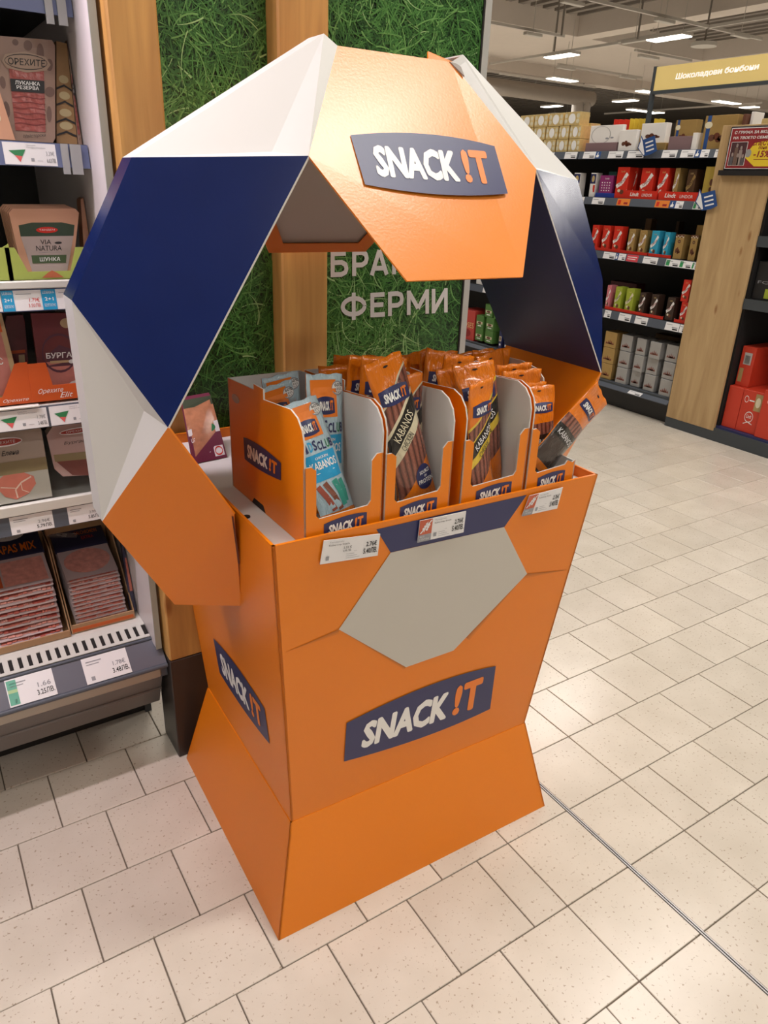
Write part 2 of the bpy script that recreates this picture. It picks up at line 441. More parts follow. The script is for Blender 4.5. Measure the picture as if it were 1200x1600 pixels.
for i, q in enumerate(frus(None, wx, wy, ZW - .03, tx, ty, ZT, 0, None, None)):
    mb = MB(); ctr = sum((Vector(p) for p in q), Vector()) / 4
    off = Vector((-ctr.x, -ctr.y, 0)).normalized() * .005
    mb.prism([D(p) for p in q], DR @ off, ORANGE, ORANGE_IN, ORANGE)
    binp.append(mb.build(['bin_front', 'bin_side', 'bin_back', 'bin_side'][i], ST))
mb = MB(); s_ = .97
mb.prism([D(p) for p in [(-tx + .008, -ty + .008, .905), (tx - .008, -ty + .008, .905), (tx - .008, ty - .008, .905), (-tx + .008, ty - .008, .905)]], (0, 0, -.006), WHITEC)
mb.build('tray', ST)
mb = MB(); mb.cyl(D((-.343, -.145, .9055)), D((-.343, -.145, .907)), .007, DARK, 14); mb.build('tray_hole', ST)
# front print
FN = Vector((0, -(ZT - ZW + .03), -(ty - wy))).normalized(); FP0 = (0, -ty, ZT)
def fpt(px, py, l=1): return D(dplane(px, py, FP0, FN) + FN * LIFT * l)
def fpoly(pts, mat, l, mb): 
    q = [fpt(*p, l) for p in pts]
    n = (q[1] - q[0]).cross(q[2] - q[0])
    if n.dot(DR @ FN) < 0: q = q[::-1]
    mb.face(q, mat)
mb = MB()
fpoly([(610, 863), (787, 823), (823, 896), (708, 1016), (634, 1042), (529, 983)], GREYW, 2, mb)
mb.build('printed_hexagon', binp[0], root=ST)
mb = MB(); fpoly([(588, 827), (823, 773), (788, 823), (610, 863)], NAVY, 1, mb); mb.build('printed_pentagon', binp[0], root=ST)
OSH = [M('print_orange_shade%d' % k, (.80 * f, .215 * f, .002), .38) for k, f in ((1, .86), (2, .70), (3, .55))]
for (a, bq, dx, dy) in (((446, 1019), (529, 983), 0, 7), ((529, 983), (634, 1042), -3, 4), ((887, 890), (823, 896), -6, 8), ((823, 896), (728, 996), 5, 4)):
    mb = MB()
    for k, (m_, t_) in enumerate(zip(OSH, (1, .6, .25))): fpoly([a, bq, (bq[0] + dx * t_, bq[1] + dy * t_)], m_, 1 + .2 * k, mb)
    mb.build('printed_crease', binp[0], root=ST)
def planelogo(quad, p0, n, parent, name='logo', l0=1):
    n = Vector(n).normalized()
    q = [D(dplane(*p, p0, n)) for p in quad]    # bl br tr tl
    fn0 = quadmap(*q)
    nn = DR @ n
    d = Decal(lambda u, v, l: fn0(u, v, 0) + nn * (LIFT * (l + l0))); d.logo(0, 0, 1, 1); d.b.build(name, parent, root=ST)
planelogo([(537, 1189), (765, 1107), (774, 1040), (541, 1129)], FP0, FN, binp[0], l0=2)
LN = Vector((-(ZT - ZW + .03), 0, -(tx - wx))).normalized()
planelogo([(344, 1051), (422, 1162), (414, 1107), (334, 997)], (-tx, 0, ZT), LN, binp[3])
# seam on the left wall
# arch
A = Vector((-.479, -.180, 1.101)); B = Vector((-.230, -.174, 1.496)); Cc = Vector((-.115, -.048, 1.665)); Dd = Vector((-.119, -.293, 1.324))
E = Vector((-.463, -.048, 1.484)); Fv = Vector((-.575, -.055, 1.281)); Hh = Vector((-.573, -.056, .908)); W = Vector((-.459, -.044, .702)); Uu = Vector((-.3471, -.1063, .7003)); Tt = Vector((-.3764, -.1743, .9294))
CW = Vector((-.140, -.048, 1.679))
AI = dplane(225, 642, (0, -.115, 0), (0, 1, 0)); BI = dplane(425, 237, (0, -.13, 0), (0, 1, 0))
mx = lambda p: Vector((-p.x, p.y, p.z)); my = lambda p: Vector((p.x, -.04 - p.y, p.z)); idt = lambda p: p
CEN = Vector((0, -.02, 1.10))
def panel(name, pts, mat, back, parent=ST, th=.003, edge=None, ref=CEN, world=False):
    pts = [Vector(p) for p in pts]; n = Vector()
    for i in range(1, len(pts) - 1): n += (pts[i] - pts[0]).cross(pts[i + 1] - pts[0])
    n.normalize(); c = sum(pts, Vector()) / len(pts)
    if n.dot(c - ref) < 0: n = -n
    mb = MB(); mb.prism([D(p) for p in pts], DR @ (-n * th), mat, back, edge)
    return mb.build(name, parent, root=ST)
CARD_E = M('card_edge', (.62, .60, .56), .7)
for sx in (idt, mx):
    for sy in (idt, my):
        f = lambda p: sx(sy(p))
        panel('blue_panel', [f(A), f(B), f(E), f(Fv)], BLUEG, BLUEG, edge=CARD_E)
        panel('side_hexagon', [f(A), f(Hh), f(W), f(Uu), f(Tt)], ORANGE, ORANGE_IN)
        o = panel('white_gusset', [f(Fv), f(AI), f(Hh)], WHITEC, WHITEC)
        panel('gusset_flap', [f(A), f(Fv), f(AI)], WHITEC, WHITEC, parent=o)
        panel('gusset_flap', [f(A), f(Hh), f(AI)], WHITEC, WHITEC, parent=o)
        o = panel('white_gusset', [f(E), f(CW), f(BI)], WHITEC, WHITEC)
        panel('gusset_flap', [f(E), f(B), f(BI)], WHITEC, WHITEC, parent=o)
        panel('gusset_flap', [f(B), f(Cc), f(CW), f(BI)], WHITEC, WHITEC, parent=o)
    g = sx
    # spine strips and inner walls
    panel('spine_strip', [g(E), g(Fv), g(my(Fv)), g(my(E))], BLUEG, BLUEG)
    panel('spine_strip', [g(Fv), g(Hh), g(my(Hh)), g(my(Fv))], WHITEC, WHITEC)
    panel('spine_strip', [g(Hh), g(W), g(my(W)), g(my(Hh))], ORANGE, ORANGE_IN)
    panel('spine_strip', [g(E), g(CW), g(my(CW)), g(my(E))], WHITEC, WHITEC)
    panel('inner_wall', [g(A), g(B), g(my(B)), g(my(A))], BLUEG, NAVY, edge=CARD_E)
    panel('inner_wall', [g(A), g(Tt), g(my(Tt)), g(my(A))], ORANGE_IN, ORANGE)
hp = []
for sy, nm in ((idt, 'header_panel'), (my, 'header_panel')):
    hp.append(panel(nm, [sy(B), sy(Cc), mx(sy(Cc)), mx(sy(B)), mx(sy(Dd)), sy(Dd)], HEADOR, GREYIN, edge=HEADOR))
panel('spine_strip', [Cc, mx(Cc), mx(my(Cc)), my(Cc)], ORANGE, ORANGE_IN)
# folded flange inside the back header
Bb, Db = my(B), my(Dd); hc = (Bb + mx(Bb) + Db + mx(Db)) / 4
def inn(p, t): return p + (Vector((0, hc.y, hc.z)) - p) * t + Vector((0, -.006, -.004))
sft = Vector((0, -.005, -.0035))
for q in ([Db, mx(Db), inn(mx(Db), .23), inn(Db, .23)], [Db, Bb, inn(Bb, .2), inn(Db, .23)], [mx(Db), mx(Bb), inn(mx(Bb), .2), inn(mx(Db), .23)]):
    panel('folded_flange', [p + sft for p in q[:2]] + q[2:], ORANGE_IN, ORANGE_IN, parent=hp[1], th=.002)
HN = (mx(B) - B).cross(Cc - B); HN.normalize()
if HN.y > 0: HN = -HN
planelogo([(570, 289), (793, 303), (772, 229), (547, 212)], B, HN, hp[0])
# loose tabs at the top of the arch
def ytri(pts, y, name, mat, par=ST):
    P = [D(dplane(px, py, (0, yy, 0), (0, 1, 0))) for (px, py), yy in zip(pts, y)]
    mb = MB(); mb.prism(P, DR @ Vector((0, .003, -.001)), mat); mb.build(name, par)
TABG = M('tab_grey', (.30, .27, .25), .7)
ytri([(489, 90), (502, 104), (513, 86), (511, 78)], (-.052,) * 4, 'slot_tab', TABG)
ytri([(506, 53), (510, 78), (493, 82)], (-.046, -.03, -.046), 'slot_tab', TABG)
ytri([(669, 80), (669, 92), (703, 97), (716, 100)], (-.02, -.03, -.04, -.03), 'loose_tab', ORANGE)
ytri([(703, 96), (719, 101), (726, 119)], (-.05, -.05, -.07), 'slot_tab', TABG)
mb = MB(); mb.face([D(dplane(px, py, (0, -.055 - .0015 * k, 0), (0, 1, 0))) for k, (px, py) in enumerate([(421, 234), (439, 199), (436, 197)])], DARK); mb.build('slot', ST)
# dark slot on the side hexagon edge
hexn = (Hh - A).cross(Tt - A).normalized()
if hexn.y > 0: hexn = -hexn
mb = MB(); mb.face([D(dplane(px, py, A, hexn) + hexn * .001) for px, py in [(362, 806), (365, 806), (375, 880), (372, 880)]], M('slot_brown', (.12, .02, .005), .7)); mb.build('slot', ST)

# ================================================================== cartons and snack packets
def carton(lx, ly, wd, rotz, label, logo_side=True, low=False):
    p = D((lx, ly, .9056)); t = thing('shelf_carton', label, 'carton', tuple(p), (0, 0, TH + rotz), 'orange cartons on the display tray')
    prof = [(0, 0), (.312, 0), (.312, .216), (.19, .222), (.19, .232), (.15, .232), (.15, .214), (.045, .224), (.022, .216), (.007, .20), (0, .18), (0, .0)]
    prof = prof[:-1]; th = .003; full = prof
    lowp = [(0, 0), (.312, 0), (.312, .216), (.19, .222), (.14, .215), (.118, .20), (.11, .17), (.108, .058), (0, .056)]
    for k, x in enumerate((0, wd)):
        mb = MB(); sg = 1 if k == 0 else -1; prof = lowp if (low and k) else full
        mb.prism([(x, y, z) for y, z in prof], (sg * th, 0, 0), ORANGE, WHITEC, CARD_E); sp_ = mb.build('side_panel', t, True)
        hx = x - sg * .0008
        mb = MB(); pts = [(.275 + .018 * math.cos(a), .185 + .008 * math.sin(a)) for a in [i * math.pi / 6 for i in range(12)]]
        mb.prism([(hx, y, z) for y, z in pts], (sg * .0004, 0, 0), GREYIN); mb.build('handle_hole', sp_, True)
        mb = MB(); mb.prism([(hx, y, z) for y, z in [(.155, .001), (.215, .001), (.205, .013), (.165, .013)]], (sg * .0004, 0, 0), DARK); mb.build('bottom_notch', sp_, True)
        if k == 0 and logo_side:
            d = Decal(quadmap((-.0004, .246, .074), (-.0004, .085, .086), (-.0004, .085, .121), (-.0004, .246, .121)))
            d.fn = quadmap((-.0004, .242, .078), (-.0004, .085, .090), (-.0004, .084, .122), (-.0004, .244, .120)); d.logo(0, 0, 1, 1); d.build('logo', sp_, True)
    mb = MB(); tb = .022
    fr = [(0, 0), (wd, 0), (wd, .143), (wd - tb * .55, .143), (wd - tb, .132), (wd - tb, .060), (wd - tb - .006, .052), (tb + .006, .046), (tb, .052), (tb, .132), (tb * .6, .139), (0, .139)]
    if low: fr[2:5] = [(wd, .058), (wd - .004, .056), (wd - .008, .054)]
    mb.prism([(x, 0, z) for x, z in fr], (0, th, 0), ORANGE, WHITEC, CARD_E); fp = mb.build('front_lip', t, True)
    d = Decal(quadmap((wd * .24, -.0003, .010), (wd * .80, -.0003, .010), (wd * .80, -.0003, .040), (wd * .24, -.0003, .035))); d.logo(0, 0, 1, 1); d.build('logo', fp, True)
    mb = MB(); mb.prism([(0, .312, 0), (wd, .312, 0), (wd, .312, .216), (0, .312, .216)], (0, -th, 0), ORANGE, WHITEC, CARD_E); mb.build('back_panel', t, True)
    mb = MB(); mb.box(.003, wd - .003, .003, .309, .001, .004, WHITEC); mb.build('bottom_panel', t, True)
    return t
CART = [(-.304, -.303, .149, .02), (-.151, -.301, .142, 0), (.016, -.301, .154, .0), (.176, -.301, .130, 0)]
CL = ['orange carton of kids sausage packets at the corner beside the empty tray', 'orange carton of chicken sausage packets next to the kids packets',
      'orange carton of cheese sausage packets with yellow bands', 'orange carton with the packet leaning out over its side']
CARTS = []
for (x, y, wd, rz), lb in zip(CART, CL): CARTS.append(carton(x, y, wd, rz, lb, True, x > .17))
def sausage_mat(name, stops, slope, plastic=.16):
    m, nt, b = newmat(name); N, L = nt.nodes, nt.links
    uv = N.new('ShaderNodeUVMap'); sx = N.new('ShaderNodeSeparateXYZ'); L.new(uv.outputs[0], sx.inputs[0])
    ml = N.new('ShaderNodeMath'); ml.operation = 'MULTIPLY_ADD'; ml.inputs[1].default_value = slope; L.new(sx.outputs[0], ml.inputs[0]); L.new(sx.outputs[1], ml.inputs[2])
    r = ramp(N, stops, True); L.new(ml.outputs[0], r.inputs[0])
    # sausage columns where the ramp alpha colour is the marker red
    wv = N.new('ShaderNodeTexWave'); wv.inputs['Scale'].default_value = .95; wv.inputs['Distortion'].default_value = 2.6; wv.inputs['Detail'].default_value = 4; wv.inputs['Detail Scale'].default_value = 1.6
    mp = N.new('ShaderNodeMapping'); mp.inputs['Scale'].default_value = (2.2, .9, 1); L.new(uv.outputs[0], mp.inputs[0]); L.new(mp.outputs[0], wv.inputs[0])
    sr = ramp(N, [(0, (.07, .025, .018)), (.3, (.19, .06, .04)), (1, (.30, .11, .075))]); L.new(wv.outputs[1], sr.inputs[0])
    nz = N.new('ShaderNodeTexNoise'); nz.inputs['Scale'].default_value = 45; L.new(uv.outputs[0], nz.inputs[0])
    sm_ = N.new('ShaderNodeMix'); sm_.data_type = 'RGBA'; sm_.blend_type = 'OVERLAY'; sm_.inputs[0].default_value = .5; L.new(sr.outputs[0], sm_.inputs[6]); L.new(nz.outputs[0], sm_.inputs[7])
    mk = ramp(N, [(p, (1, 1, 1) if c == 'S' else (0, 0, 0)) for p, c in [(p, k) for p, _, k in SAUS[name]]], True) if False else None
    m2 = ramp(N, [(p, (1, 1, 1) if tuple(c) == SMARK else (0, 0, 0)) for p, c in stops], True); L.new(ml.outputs[0], m2.inputs[0])
    mix = N.new('ShaderNodeMix'); mix.data_type = 'RGBA'; L.new(m2.outputs[0], mix.inputs[0]); L.new(r.outputs[0], mix.inputs[6]); L.new(sm_.outputs[2], mix.inputs[7])
    L.new(mix.outputs[2], b.inputs['Base Color']); b.inputs['Roughness'].default_value = plastic; b.inputs['Coat Weight'].default_value = .5; b.inputs['Coat Roughness'].default_value = .08
    n3 = N.new('ShaderNodeTexNoise'); n3.inputs['Scale'].default_value = 7; n3.inputs['Detail'].default_value = 3; n3.inputs['Distortion'].default_value = 1.5; L.new(uv.outputs[0], n3.inputs[0])
    bp = N.new('ShaderNodeBump'); bp.inputs['Strength'].default_value = .45; bp.inputs['Distance'].default_value = .01; L.new(n3.outputs[0], bp.inputs['Height']); L.new(bp.outputs[0], b.inputs['Normal'])
    return m
SMARK = (.9, .1, .2)
OR_ = (.80, .205, .008); BK = (.012, .011, .010); CRM = (.66, .60, .42); YL = (.72, .52, .05); DKB = (.05, .035, .03)
PM = {
 'chicken': (sausage_mat('chicken_packet', [(0, OR_), (.07, SMARK), (.30, CRM), (.375, BK), (.50, CRM), (.525, SMARK), (.665, CRM), (.68, OR_)], -.25), OR_),
 'cheese': (sausage_mat('cheese_packet', [(0, OR_), (.06, SMARK), (.27, YL), (.345, BK), (.475, YL), (.49, SMARK), (.60, YL), (.625, OR_)], -.25), OR_),
 'beef': (sausage_mat('beef_packet', [(0, OR_), (.06, DKB), (.27, DKB), (.34, BK), (.475, DKB), (.48, SMARK), (.60, OR_)], -.02), OR_),
 'kids': (sausage_mat('kids_packet', [(0, OR_), (.10, (.45, .60, .68)), (.80, (.45, .60, .68))], .02, .2), OR_),
}
BACKP = M('packet_back', OR_, .22, bump=.3, bscale=30, coat=.4)
from mathutils.bvhtree import BVHTree
from mathutils import Euler
PLACED = {}
def carton_bvh(ci):
    vs, fs = [], []
    t = CARTS[ci]
    for c in t.children:
        n = len(vs); vs += [TM[t] @ v.co for v in c.data.vertices]; fs += [tuple(n + i for i in p.vertices) for p in c.data.polygons]
    return BVHTree.FromPolygons(vs, fs)
CB = {}
def settle(t, body, loc, tilt, lean, yaw, ci):
    """smallest change of tilt and position that keeps the packet clear of cartons and earlier packets"""
    P = [v.co.copy() for v in body.data.vertices]; F = [tuple(p.vertices) for p in body.data.polygons]
    if not CB:
        for k in range(4): CB[k] = carton_bvh(k)
    cx, cy, wd, _ = CART[ci]; cands = []
    for f in (1, .9, .8, .7, .6, .5, .4, .3, .2, .1, 0):
        rot = Matrix.Rotation(yaw * f, 4, 'Z') @ Matrix.Rotation(-lean, 4, 'X') @ Matrix.Rotation(tilt * f, 4, 'Y')
        Q = [rot @ v for v in P]; dz = .9115 - (loc[2] + min(q.z for q in Q))
        low = [q.x + loc[0] for q in Q if q.z + loc[2] + dz < 1.12]; lo, hi = min(low), max(low); a, b_ = cx + .005, cx + wd - .005
        if hi - lo > b_ - a: continue
        x0 = max(0, a - lo) - max(0, hi - b_); y0, y1 = min(q.y for q in Q), max(q.y for q in Q)
        for dy in [k * .004 * sg for k in range(0, 26) for sg in (1, -1)]:
            if loc[1] + dy + y0 < cy + .004 or loc[1] + dy + y1 > cy + .307: continue
            for dx in (0, .005, -.005, .012, -.012, .02, -.02):
                if lo + x0 + dx < a - 1e-6 or hi + x0 + dx > b_ + 1e-6: continue
                cands.append((abs(tilt) * (1 - f) * .10 + abs(x0 + dx) + abs(dy) * 1.3, f, dy, x0 + dx, dz))
    for _, f, dy, dx, dz in sorted(cands):
        rot = Matrix.Rotation(yaw * f, 4, 'Z') @ Matrix.Rotation(-lean, 4, 'X') @ Matrix.Rotation(tilt * f, 4, 'Y')
        o = Vector((loc[0] + dx, loc[1] + dy, loc[2] + dz)); bv = BVHTree.FromPolygons([DM @ (rot @ v + o) for v in P], F)
        if any(bv.overlap(c) for c in CB.values()) or any(bv.overlap(q) for q in PLACED.values()): continue
        PLACED[t.name] = bv; t.location = DM @ o; t.rotation_euler = (Matrix.Rotation(TH, 4, 'Z') @ rot).to_euler(); return True
    print('UNSETTLED', t.name); return False
def lean_over(t, body, loc, tilt, lean, yaw):
    """the packet that leans out rests across the low corner of its carton: raise it until it only touches"""
    P = [v.co.copy() for v in body.data.vertices]; F = [tuple(p.vertices) for p in body.data.polygons]
    rot = Matrix.Rotation(yaw, 4, 'Z') @ Matrix.Rotation(-lean, 4, 'X') @ Matrix.Rotation(tilt, 4, 'Y')
    for k in range(40):
        for dy in (0, .006, -.006):
            o = Vector((loc[0], loc[1] + dy, loc[2] + .0025 * k)); bv = BVHTree.FromPolygons([DM @ (rot @ v + o) for v in P], F)
            if not any(bv.overlap(c) for c in CB.values()) and not any(bv.overlap(q) for q in PLACED.values()):
                PLACED[t.name] = bv; t.location = DM @ o; t.rotation_euler = (Matrix.Rotation(TH, 4, 'Z') @ rot).to_euler(); return
    print('UNSETTLED', t.name)
def packet(flavour, label, loc, tilt, lean, yaw, wd=.09, ht=.235, seed=0, text=True, bulge=.0085, group=None, where=None, lean_out=False):
    """loc: bottom centre in display coordinates; tilt: roll in its own plane; lean: back lean"""
    rnd = random.Random(seed)
    rot = Matrix.Rotation(TH + yaw, 4, 'Z') @ Matrix.Rotation(-lean, 4, 'X') @ Matrix.Rotation(tilt, 4, 'Y')
    t = thing('sausage_packet', label, 'packet', tuple(D(loc)), tuple(rot.to_euler()), group)
    t.rotation_mode = 'XYZ'
    ph = [rnd.uniform(0, 6.28) for _ in range(6)]; bend = rnd.uniform(-.012, .012); tw = rnd.uniform(-.010, .010)
    def S(u, v, l=0, side=-1):
        e = max(0, min(1, (v - .03) / .10)) * max(0, min(1, (.90 - v) / .12)); e = e * e * (3 - 2 * e)
        bu = bulge * e * max(0, 1 - abs(2 * u - 1) ** 2.6)
        cr = .0012 * math.sin(9 * u + ph[0] + 5 * v) * math.sin(14 * v + ph[1]) + .002 * (1 - e) * math.sin(7 * u + ph[2])
        base = bend * (v - .4) ** 2 * 3 + tw * (u - .5) * v * 2 + cr * (.4 + e)
        pin = 1 - .05 * e
        zz = v * ht
        if v > .985: zz += .0012 * math.cos(u * 60)
        return Vector(((u - .5) * wd * pin, base + side * (bu + .0012) + side * l * .0007, zz))
    mb = MB(); nu, nv = 12, 22; uvs = []
    for side, mat in ((-1, PM[flavour][0]), (1, BACKP)):
        P = []; n0 = len(mb.v)
        for j in range(nv + 1):
            for i in range(nu + 1):
                P.append(S(i / nu, j / nv, 0, side)); uvs.append((i / nu, j / nv))
        fs = []
        for j in range(nv):
            for i in range(nu):
                a = j * (nu + 1) + i; q = (a, a + 1, a + nu + 2, a + nu + 1); fs.append(q if side < 0 else q[::-1])
        mb.raw(P, fs, mat, True)
    h2 = (nu + 1) * (nv + 1); ring = [i for i in range(nu + 1)] + [(j + 1) * (nu + 1) - 1 for j in range(1, nv + 1)] + [nv * (nu + 1) + i for i in range(nu - 1, -1, -1)] + [j * (nu + 1) for j in range(nv - 1, 0, -1)]
    k = mb.m(BACKP)
    for a, c in zip(ring, ring[1:] + ring[:1]): mb.f.append((a, a + h2, c + h2, c)); mb.mi.append(k); mb.sm.append(False)
    mb.uv = uvs
    body = mb.build('pouch', t, True)
    ci = max(k for k in range(4) if k == 0 or loc[0] > CART[k][0] - .012) if where is None else where
    if lean_out: lean_over(t, body, loc, tilt, lean, yaw)
    else: settle(t, body, loc, tilt, lean, yaw, ci)
    if not text: return t
    asp = wd / ht
    if flavour != 'kids':
        d = Decal(S); d.logo(.09, .725, .91, .815, 1); d.build('logo', body, True)
        sl = math.atan2(.25 * ht, wd) if flavour != 'beef' else .02
        d = Decal(S); cen = {'chicken': .4375 + .125, 'cheese': .41 + .125, 'beef': .41}[flavour]
        d.text('KABANOS', .12, cen - .03, .88, cen + .03, {'chicken': CREAM, 'cheese': PAPER, 'beef': PAPER}[flavour], 1.5, .0, 0, sl, asp)
        if flavour != 'beef':
            c2 = {'chicken': .3375 + .125, 'cheese': .3075 + .125}[flavour]
            d.text(flavour.upper(), .28, c2 - .022, .72, c2 + .022, LBLACK, 1.5, .0, 0, sl, asp)
        d.build('band_lettering', body, True)
        if flavour == 'chicken':
            d = Decal(S); d.fdisc(.74, .19, .25, .09, NAVY, 1.5); d.text('SOURCE', .60, .215, .92, .24, LWHITE, 3); d.text('OF', .72, .19, .80, .205, LWHITE, 3); d.text('PROTEIN', .54, .15, .98, .18, LWHITE, 3); d.build('round_badge', body, True)
        d = Decal(S); d.poly([(.42, .945), (.46, .953), (.54, .953), (.58, .945), (.5, .938)], DARK, 1); d.build('hang_hole', body, True)
    else:
        PALE = M('kids_pale', (.55, .66, .72), .25, coat=.4)
        d = Decal(S); d.grid(.10, .70, .80, .96, LORANGE, 1, 6, 5); d.build('orange_label', body, True)
        d = Decal(S); d.logo(.22, .73, .72, .83, 1.6); d.build('logo', body, True)
        d = Decal(S)
        for ch, uu, c in zip('KIDS', (.05, .17, .27, .39), (RED, NAVY, CYAN, NAVY)): d.text(ch, uu, .60, uu + (.06 if ch == 'I' else .11), .68, c, 1.2, .03, 0, .05)
        for ch, uu, c in zip('CLUB', (.52, .64, .75, .86), (NAVY, NAVY, GREEN, NAVY)): d.text(ch, uu, .59, uu + .10, .66, c, 1.2, .03, 0, -.03)
        d.build('title_lettering', body, True)
        d = Decal(S); d.grid(.08, .36, .92, .575, CYAN, 1, 6, 5); d.text('CHICKEN', .32, .53, .70, .55, LWHITE, 1.8); d.text('KABANOS', .14, .45, .88, .515, LWHITE, 1.8, .02); d.rect(.25, .42, .75, .425, LWHITE, 1.8); d.build('title_panel', body, True)
        SAUR = M('sausage_red', (.36, .08, .05), .35); SEA = M('print_sea_green', (.05, .33, .26), .35)
        d = Decal(S)
        d.stroke([(.16, .33), (.30, .22), (.40, .11)], .045, SAUR, 1, wd / ht); d.stroke([(.36, .34), (.50, .22), (.58, .10)], .045, M('sausage_brown', (.22, .07, .04), .35), 1.3, wd / ht); d.stroke([(.62, .34), (.70, .24), (.72, .12)], .05, SEA, 1.6, wd / ht); d.stroke([(.80, .33), (.84, .24), (.82, .14)], .04, SEA, 1.6, wd / ht)
        d.build('printed_sausages', body, True)
        d = Decal(S); d.fdisc(.84, .90, .15, .052, LWHITE, 1.5); d.ring(.84, .90, .15, .052, .012, LGREY, 1.8); d.text('60%', .76, .91, .97, .935, LBLACK, 2); d.text('LESS', .78, .885, .95, .902, LBLACK, 2, 0); d.text('FAT', .80, .862, .93, .878, LBLACK, 2, 0); d.build('speech_badge', body, True)
    return t
PZ = .911
def pk(*a, **k): packet(*a, **k)
rad = math.radians
def pkp(flavour, label, b, t, yb, yt, yaw=0, wd=.088, seed=0, text=True, group=None, ht=None, where=None, lean_out=False):
    """packet whose visible axis runs from pixel b to pixel t, at carton depths yb, yt"""
    P, Q = dplane(*b, (0, yb, 0), (0, 1, 0)), dplane(*t, (0, yt, 0), (0, 1, 0)); d_ = Q - P
    P = P - d_ * ((P.z - PZ) / d_.z); d_ = Q - P
    packet(flavour, label, tuple(P), math.atan2(d_.x, d_.z), math.atan2(d_.y, math.hypot(d_.x, d_.z)) * 1.0, yaw, wd, ht or d_.length, seed, text, group=group, where=where, lean_out=lean_out)
pkp('kids', 'pale blue kids sausage packet tilted in front of the upright one', (526, 800), (470, 632), -.255, -.185, .05, .072, 2, where=0)
pkp('kids', 'pale blue kids sausage packet standing upright in the middle of its carton', (523, 795), (540, 594), -.235, -.195, 0, .076, 1, where=0)
pkp('kids', 'pale blue kids sausage packet at the back of its carton', (468, 760), (434, 588), -.08, -.035, .05, .082, 3, where=0)
pkp('kids', 'pale blue kids sausage packet second from the back of its carton', (468, 765), (426, 606), -.12, -.075, .05, .080, 31, where=0)
pkp('chicken', 'orange chicken sausage packet tilted with round blue badge', (655, 778), (585, 580), -.270, -.240, -.05, .080, 4, where=1)
pkp('chicken', 'orange chicken sausage packet upright behind the tilted one', (668, 760), (656, 583), -.235, -.205, 0, .070, 5, where=1)
pkp('cheese', 'orange cheese sausage packet standing at the front of its carton', (752, 757), (749, 594), -.272, -.245, .35, .082, 7, where=2)
pkp('cheese', 'orange cheese sausage packet beside the white carton wall', (780, 752), (768, 568), -.245, -.205, -.05, .088, 8, where=2)
pkp('cheese', 'orange cheese sausage packet half hidden behind two others', (735, 745), (717, 577), -.215, -.175, 0, .085, 9, where=2)
packet('beef', 'dark windowed sausage packet leaning out over the carton side', (.224, -.276, .951), rad(47), rad(2), -.03, .074, .205, 12, where=3, lean_out=True)
pkp('beef', 'dark windowed sausage packet upright in the carton beside the bin edge', (850, 735), (868, 603), -.245, -.215, .1, .070, 10, where=3)
pkp('beef', 'dark windowed sausage packet between the upright and the leaning one', (872, 725), (912, 602), -.225, -.195, -.1, .070, 11, where=3)
pkp('beef', 'dark windowed sausage packet crumpled behind the upright one', (850, 720), (853, 578), -.215, -.185, 0, .095, 13, where=3)
RB = [('chicken', 'back of the carton beside the kids packets', [((548, 700), (550, 556)), ((535, 705), (528, 572)), ((560, 705), (572, 562)), ((600, 705), (640, 570))], -.09),
      ('cheese', 'back of the cheese sausage carton', [((660, 700), (652, 552)), ((680, 705), (684, 549)), ((640, 710), (668, 562)), ((700, 705), (716, 560))], -.09),
      ('beef', 'back of the carton with dark windowed packets', [((770, 690), (762, 549)), ((785, 690), (800, 543)), ((800, 700), (782, 556)), ((806, 705), (812, 566))], -.10)]
for fl, where, lst, y0 in RB:
    for k, (b_, t_) in enumerate(lst):
        yy = y0 + .035 * (1.5 - k)
        pkp(fl, 'orange topped sausage packet crowded in the ' + where, b_, t_, yy, yy + .02, random.uniform(-.15, .15), .092, 40 + k + len(fl), k > 1, 'packets in the ' + where, where={'chicken': 1, 'cheese': 2, 'beef': 3}[fl])

# stray ham packet on the tray
def slab(name, label, cat, quad, thick_dir, front, side, art=None, group=None, parent=None, loc=None, corner=.0):
    """flat pack: quad bl br tr tl in world, extruded by thick_dir"""
    bl, br, tr, tl = [Vector(q) for q in quad]
    base = (bl + br) / 2 + Vector(thick_dir) / 2
    t = thing(name, label, cat, tuple(base), (0, 0, 0), group)
    fn = quadmap(bl, br, tr, tl)
    if corner:
        c = corner; pts = [(c, 0), (1 - c, 0), (1, c), (1, 1 - c), (1 - c, 1), (c, 1), (0, 1 - c), (0, c)]; poly = [fn(u, v, 0) for u, v in pts]
    else: poly = [bl, br, tr, tl]
    mb = MB(); mb.prism(poly, thick_dir, front, side, side); body = mb.build('body', t)
    if art:
        n = (br - bl).cross(tl - bl)
        if n.dot(Vector(thick_dir)) > 0: fn = quadmap(bl, br, tr, tl, flip=True)
        d = Decal(fn); art(d); 
        if d.b.f: d.b.build('print', body, root=t)
    return t
MAROON = M('maroon_film', (.16, .025, .06), .3)
FOODF = M('food_film', (.50, .22, .12), .2, bump=.3, bscale=40, var=.4, vscale=60, coat=.5)
def art_ham(d):
    d.rect(0, 0, 1, .42, MAROON); d.poly([(0, .42), (1, .42), (1, .60), (0, .52)], PAPER); d.rect(0, .60, 1, .86, FOODF); d.rect(0, .86, 1, 1, M('dark_olive', (.05, .07, .04), .4))
    d.disc(.66, .5, .22, .07, GREEN, 2); d.text('schinken', .05, .28, .62, .38, PAPER, 2, 0, 0, math.pi); d.text('Bauern', .15, .12, .55, .24, PAPER, 2, 0, 0, math.pi)
    d.rect(.66, .04, .95, .20, PAPER, 2); d.ring(.80, .12, .12, .07, .02, RED, 3)
hb_, hr_ = G(303, 725, .9065), G(355, 714, .9065); hy = DI @ ((hb_ + hr_) / 2)
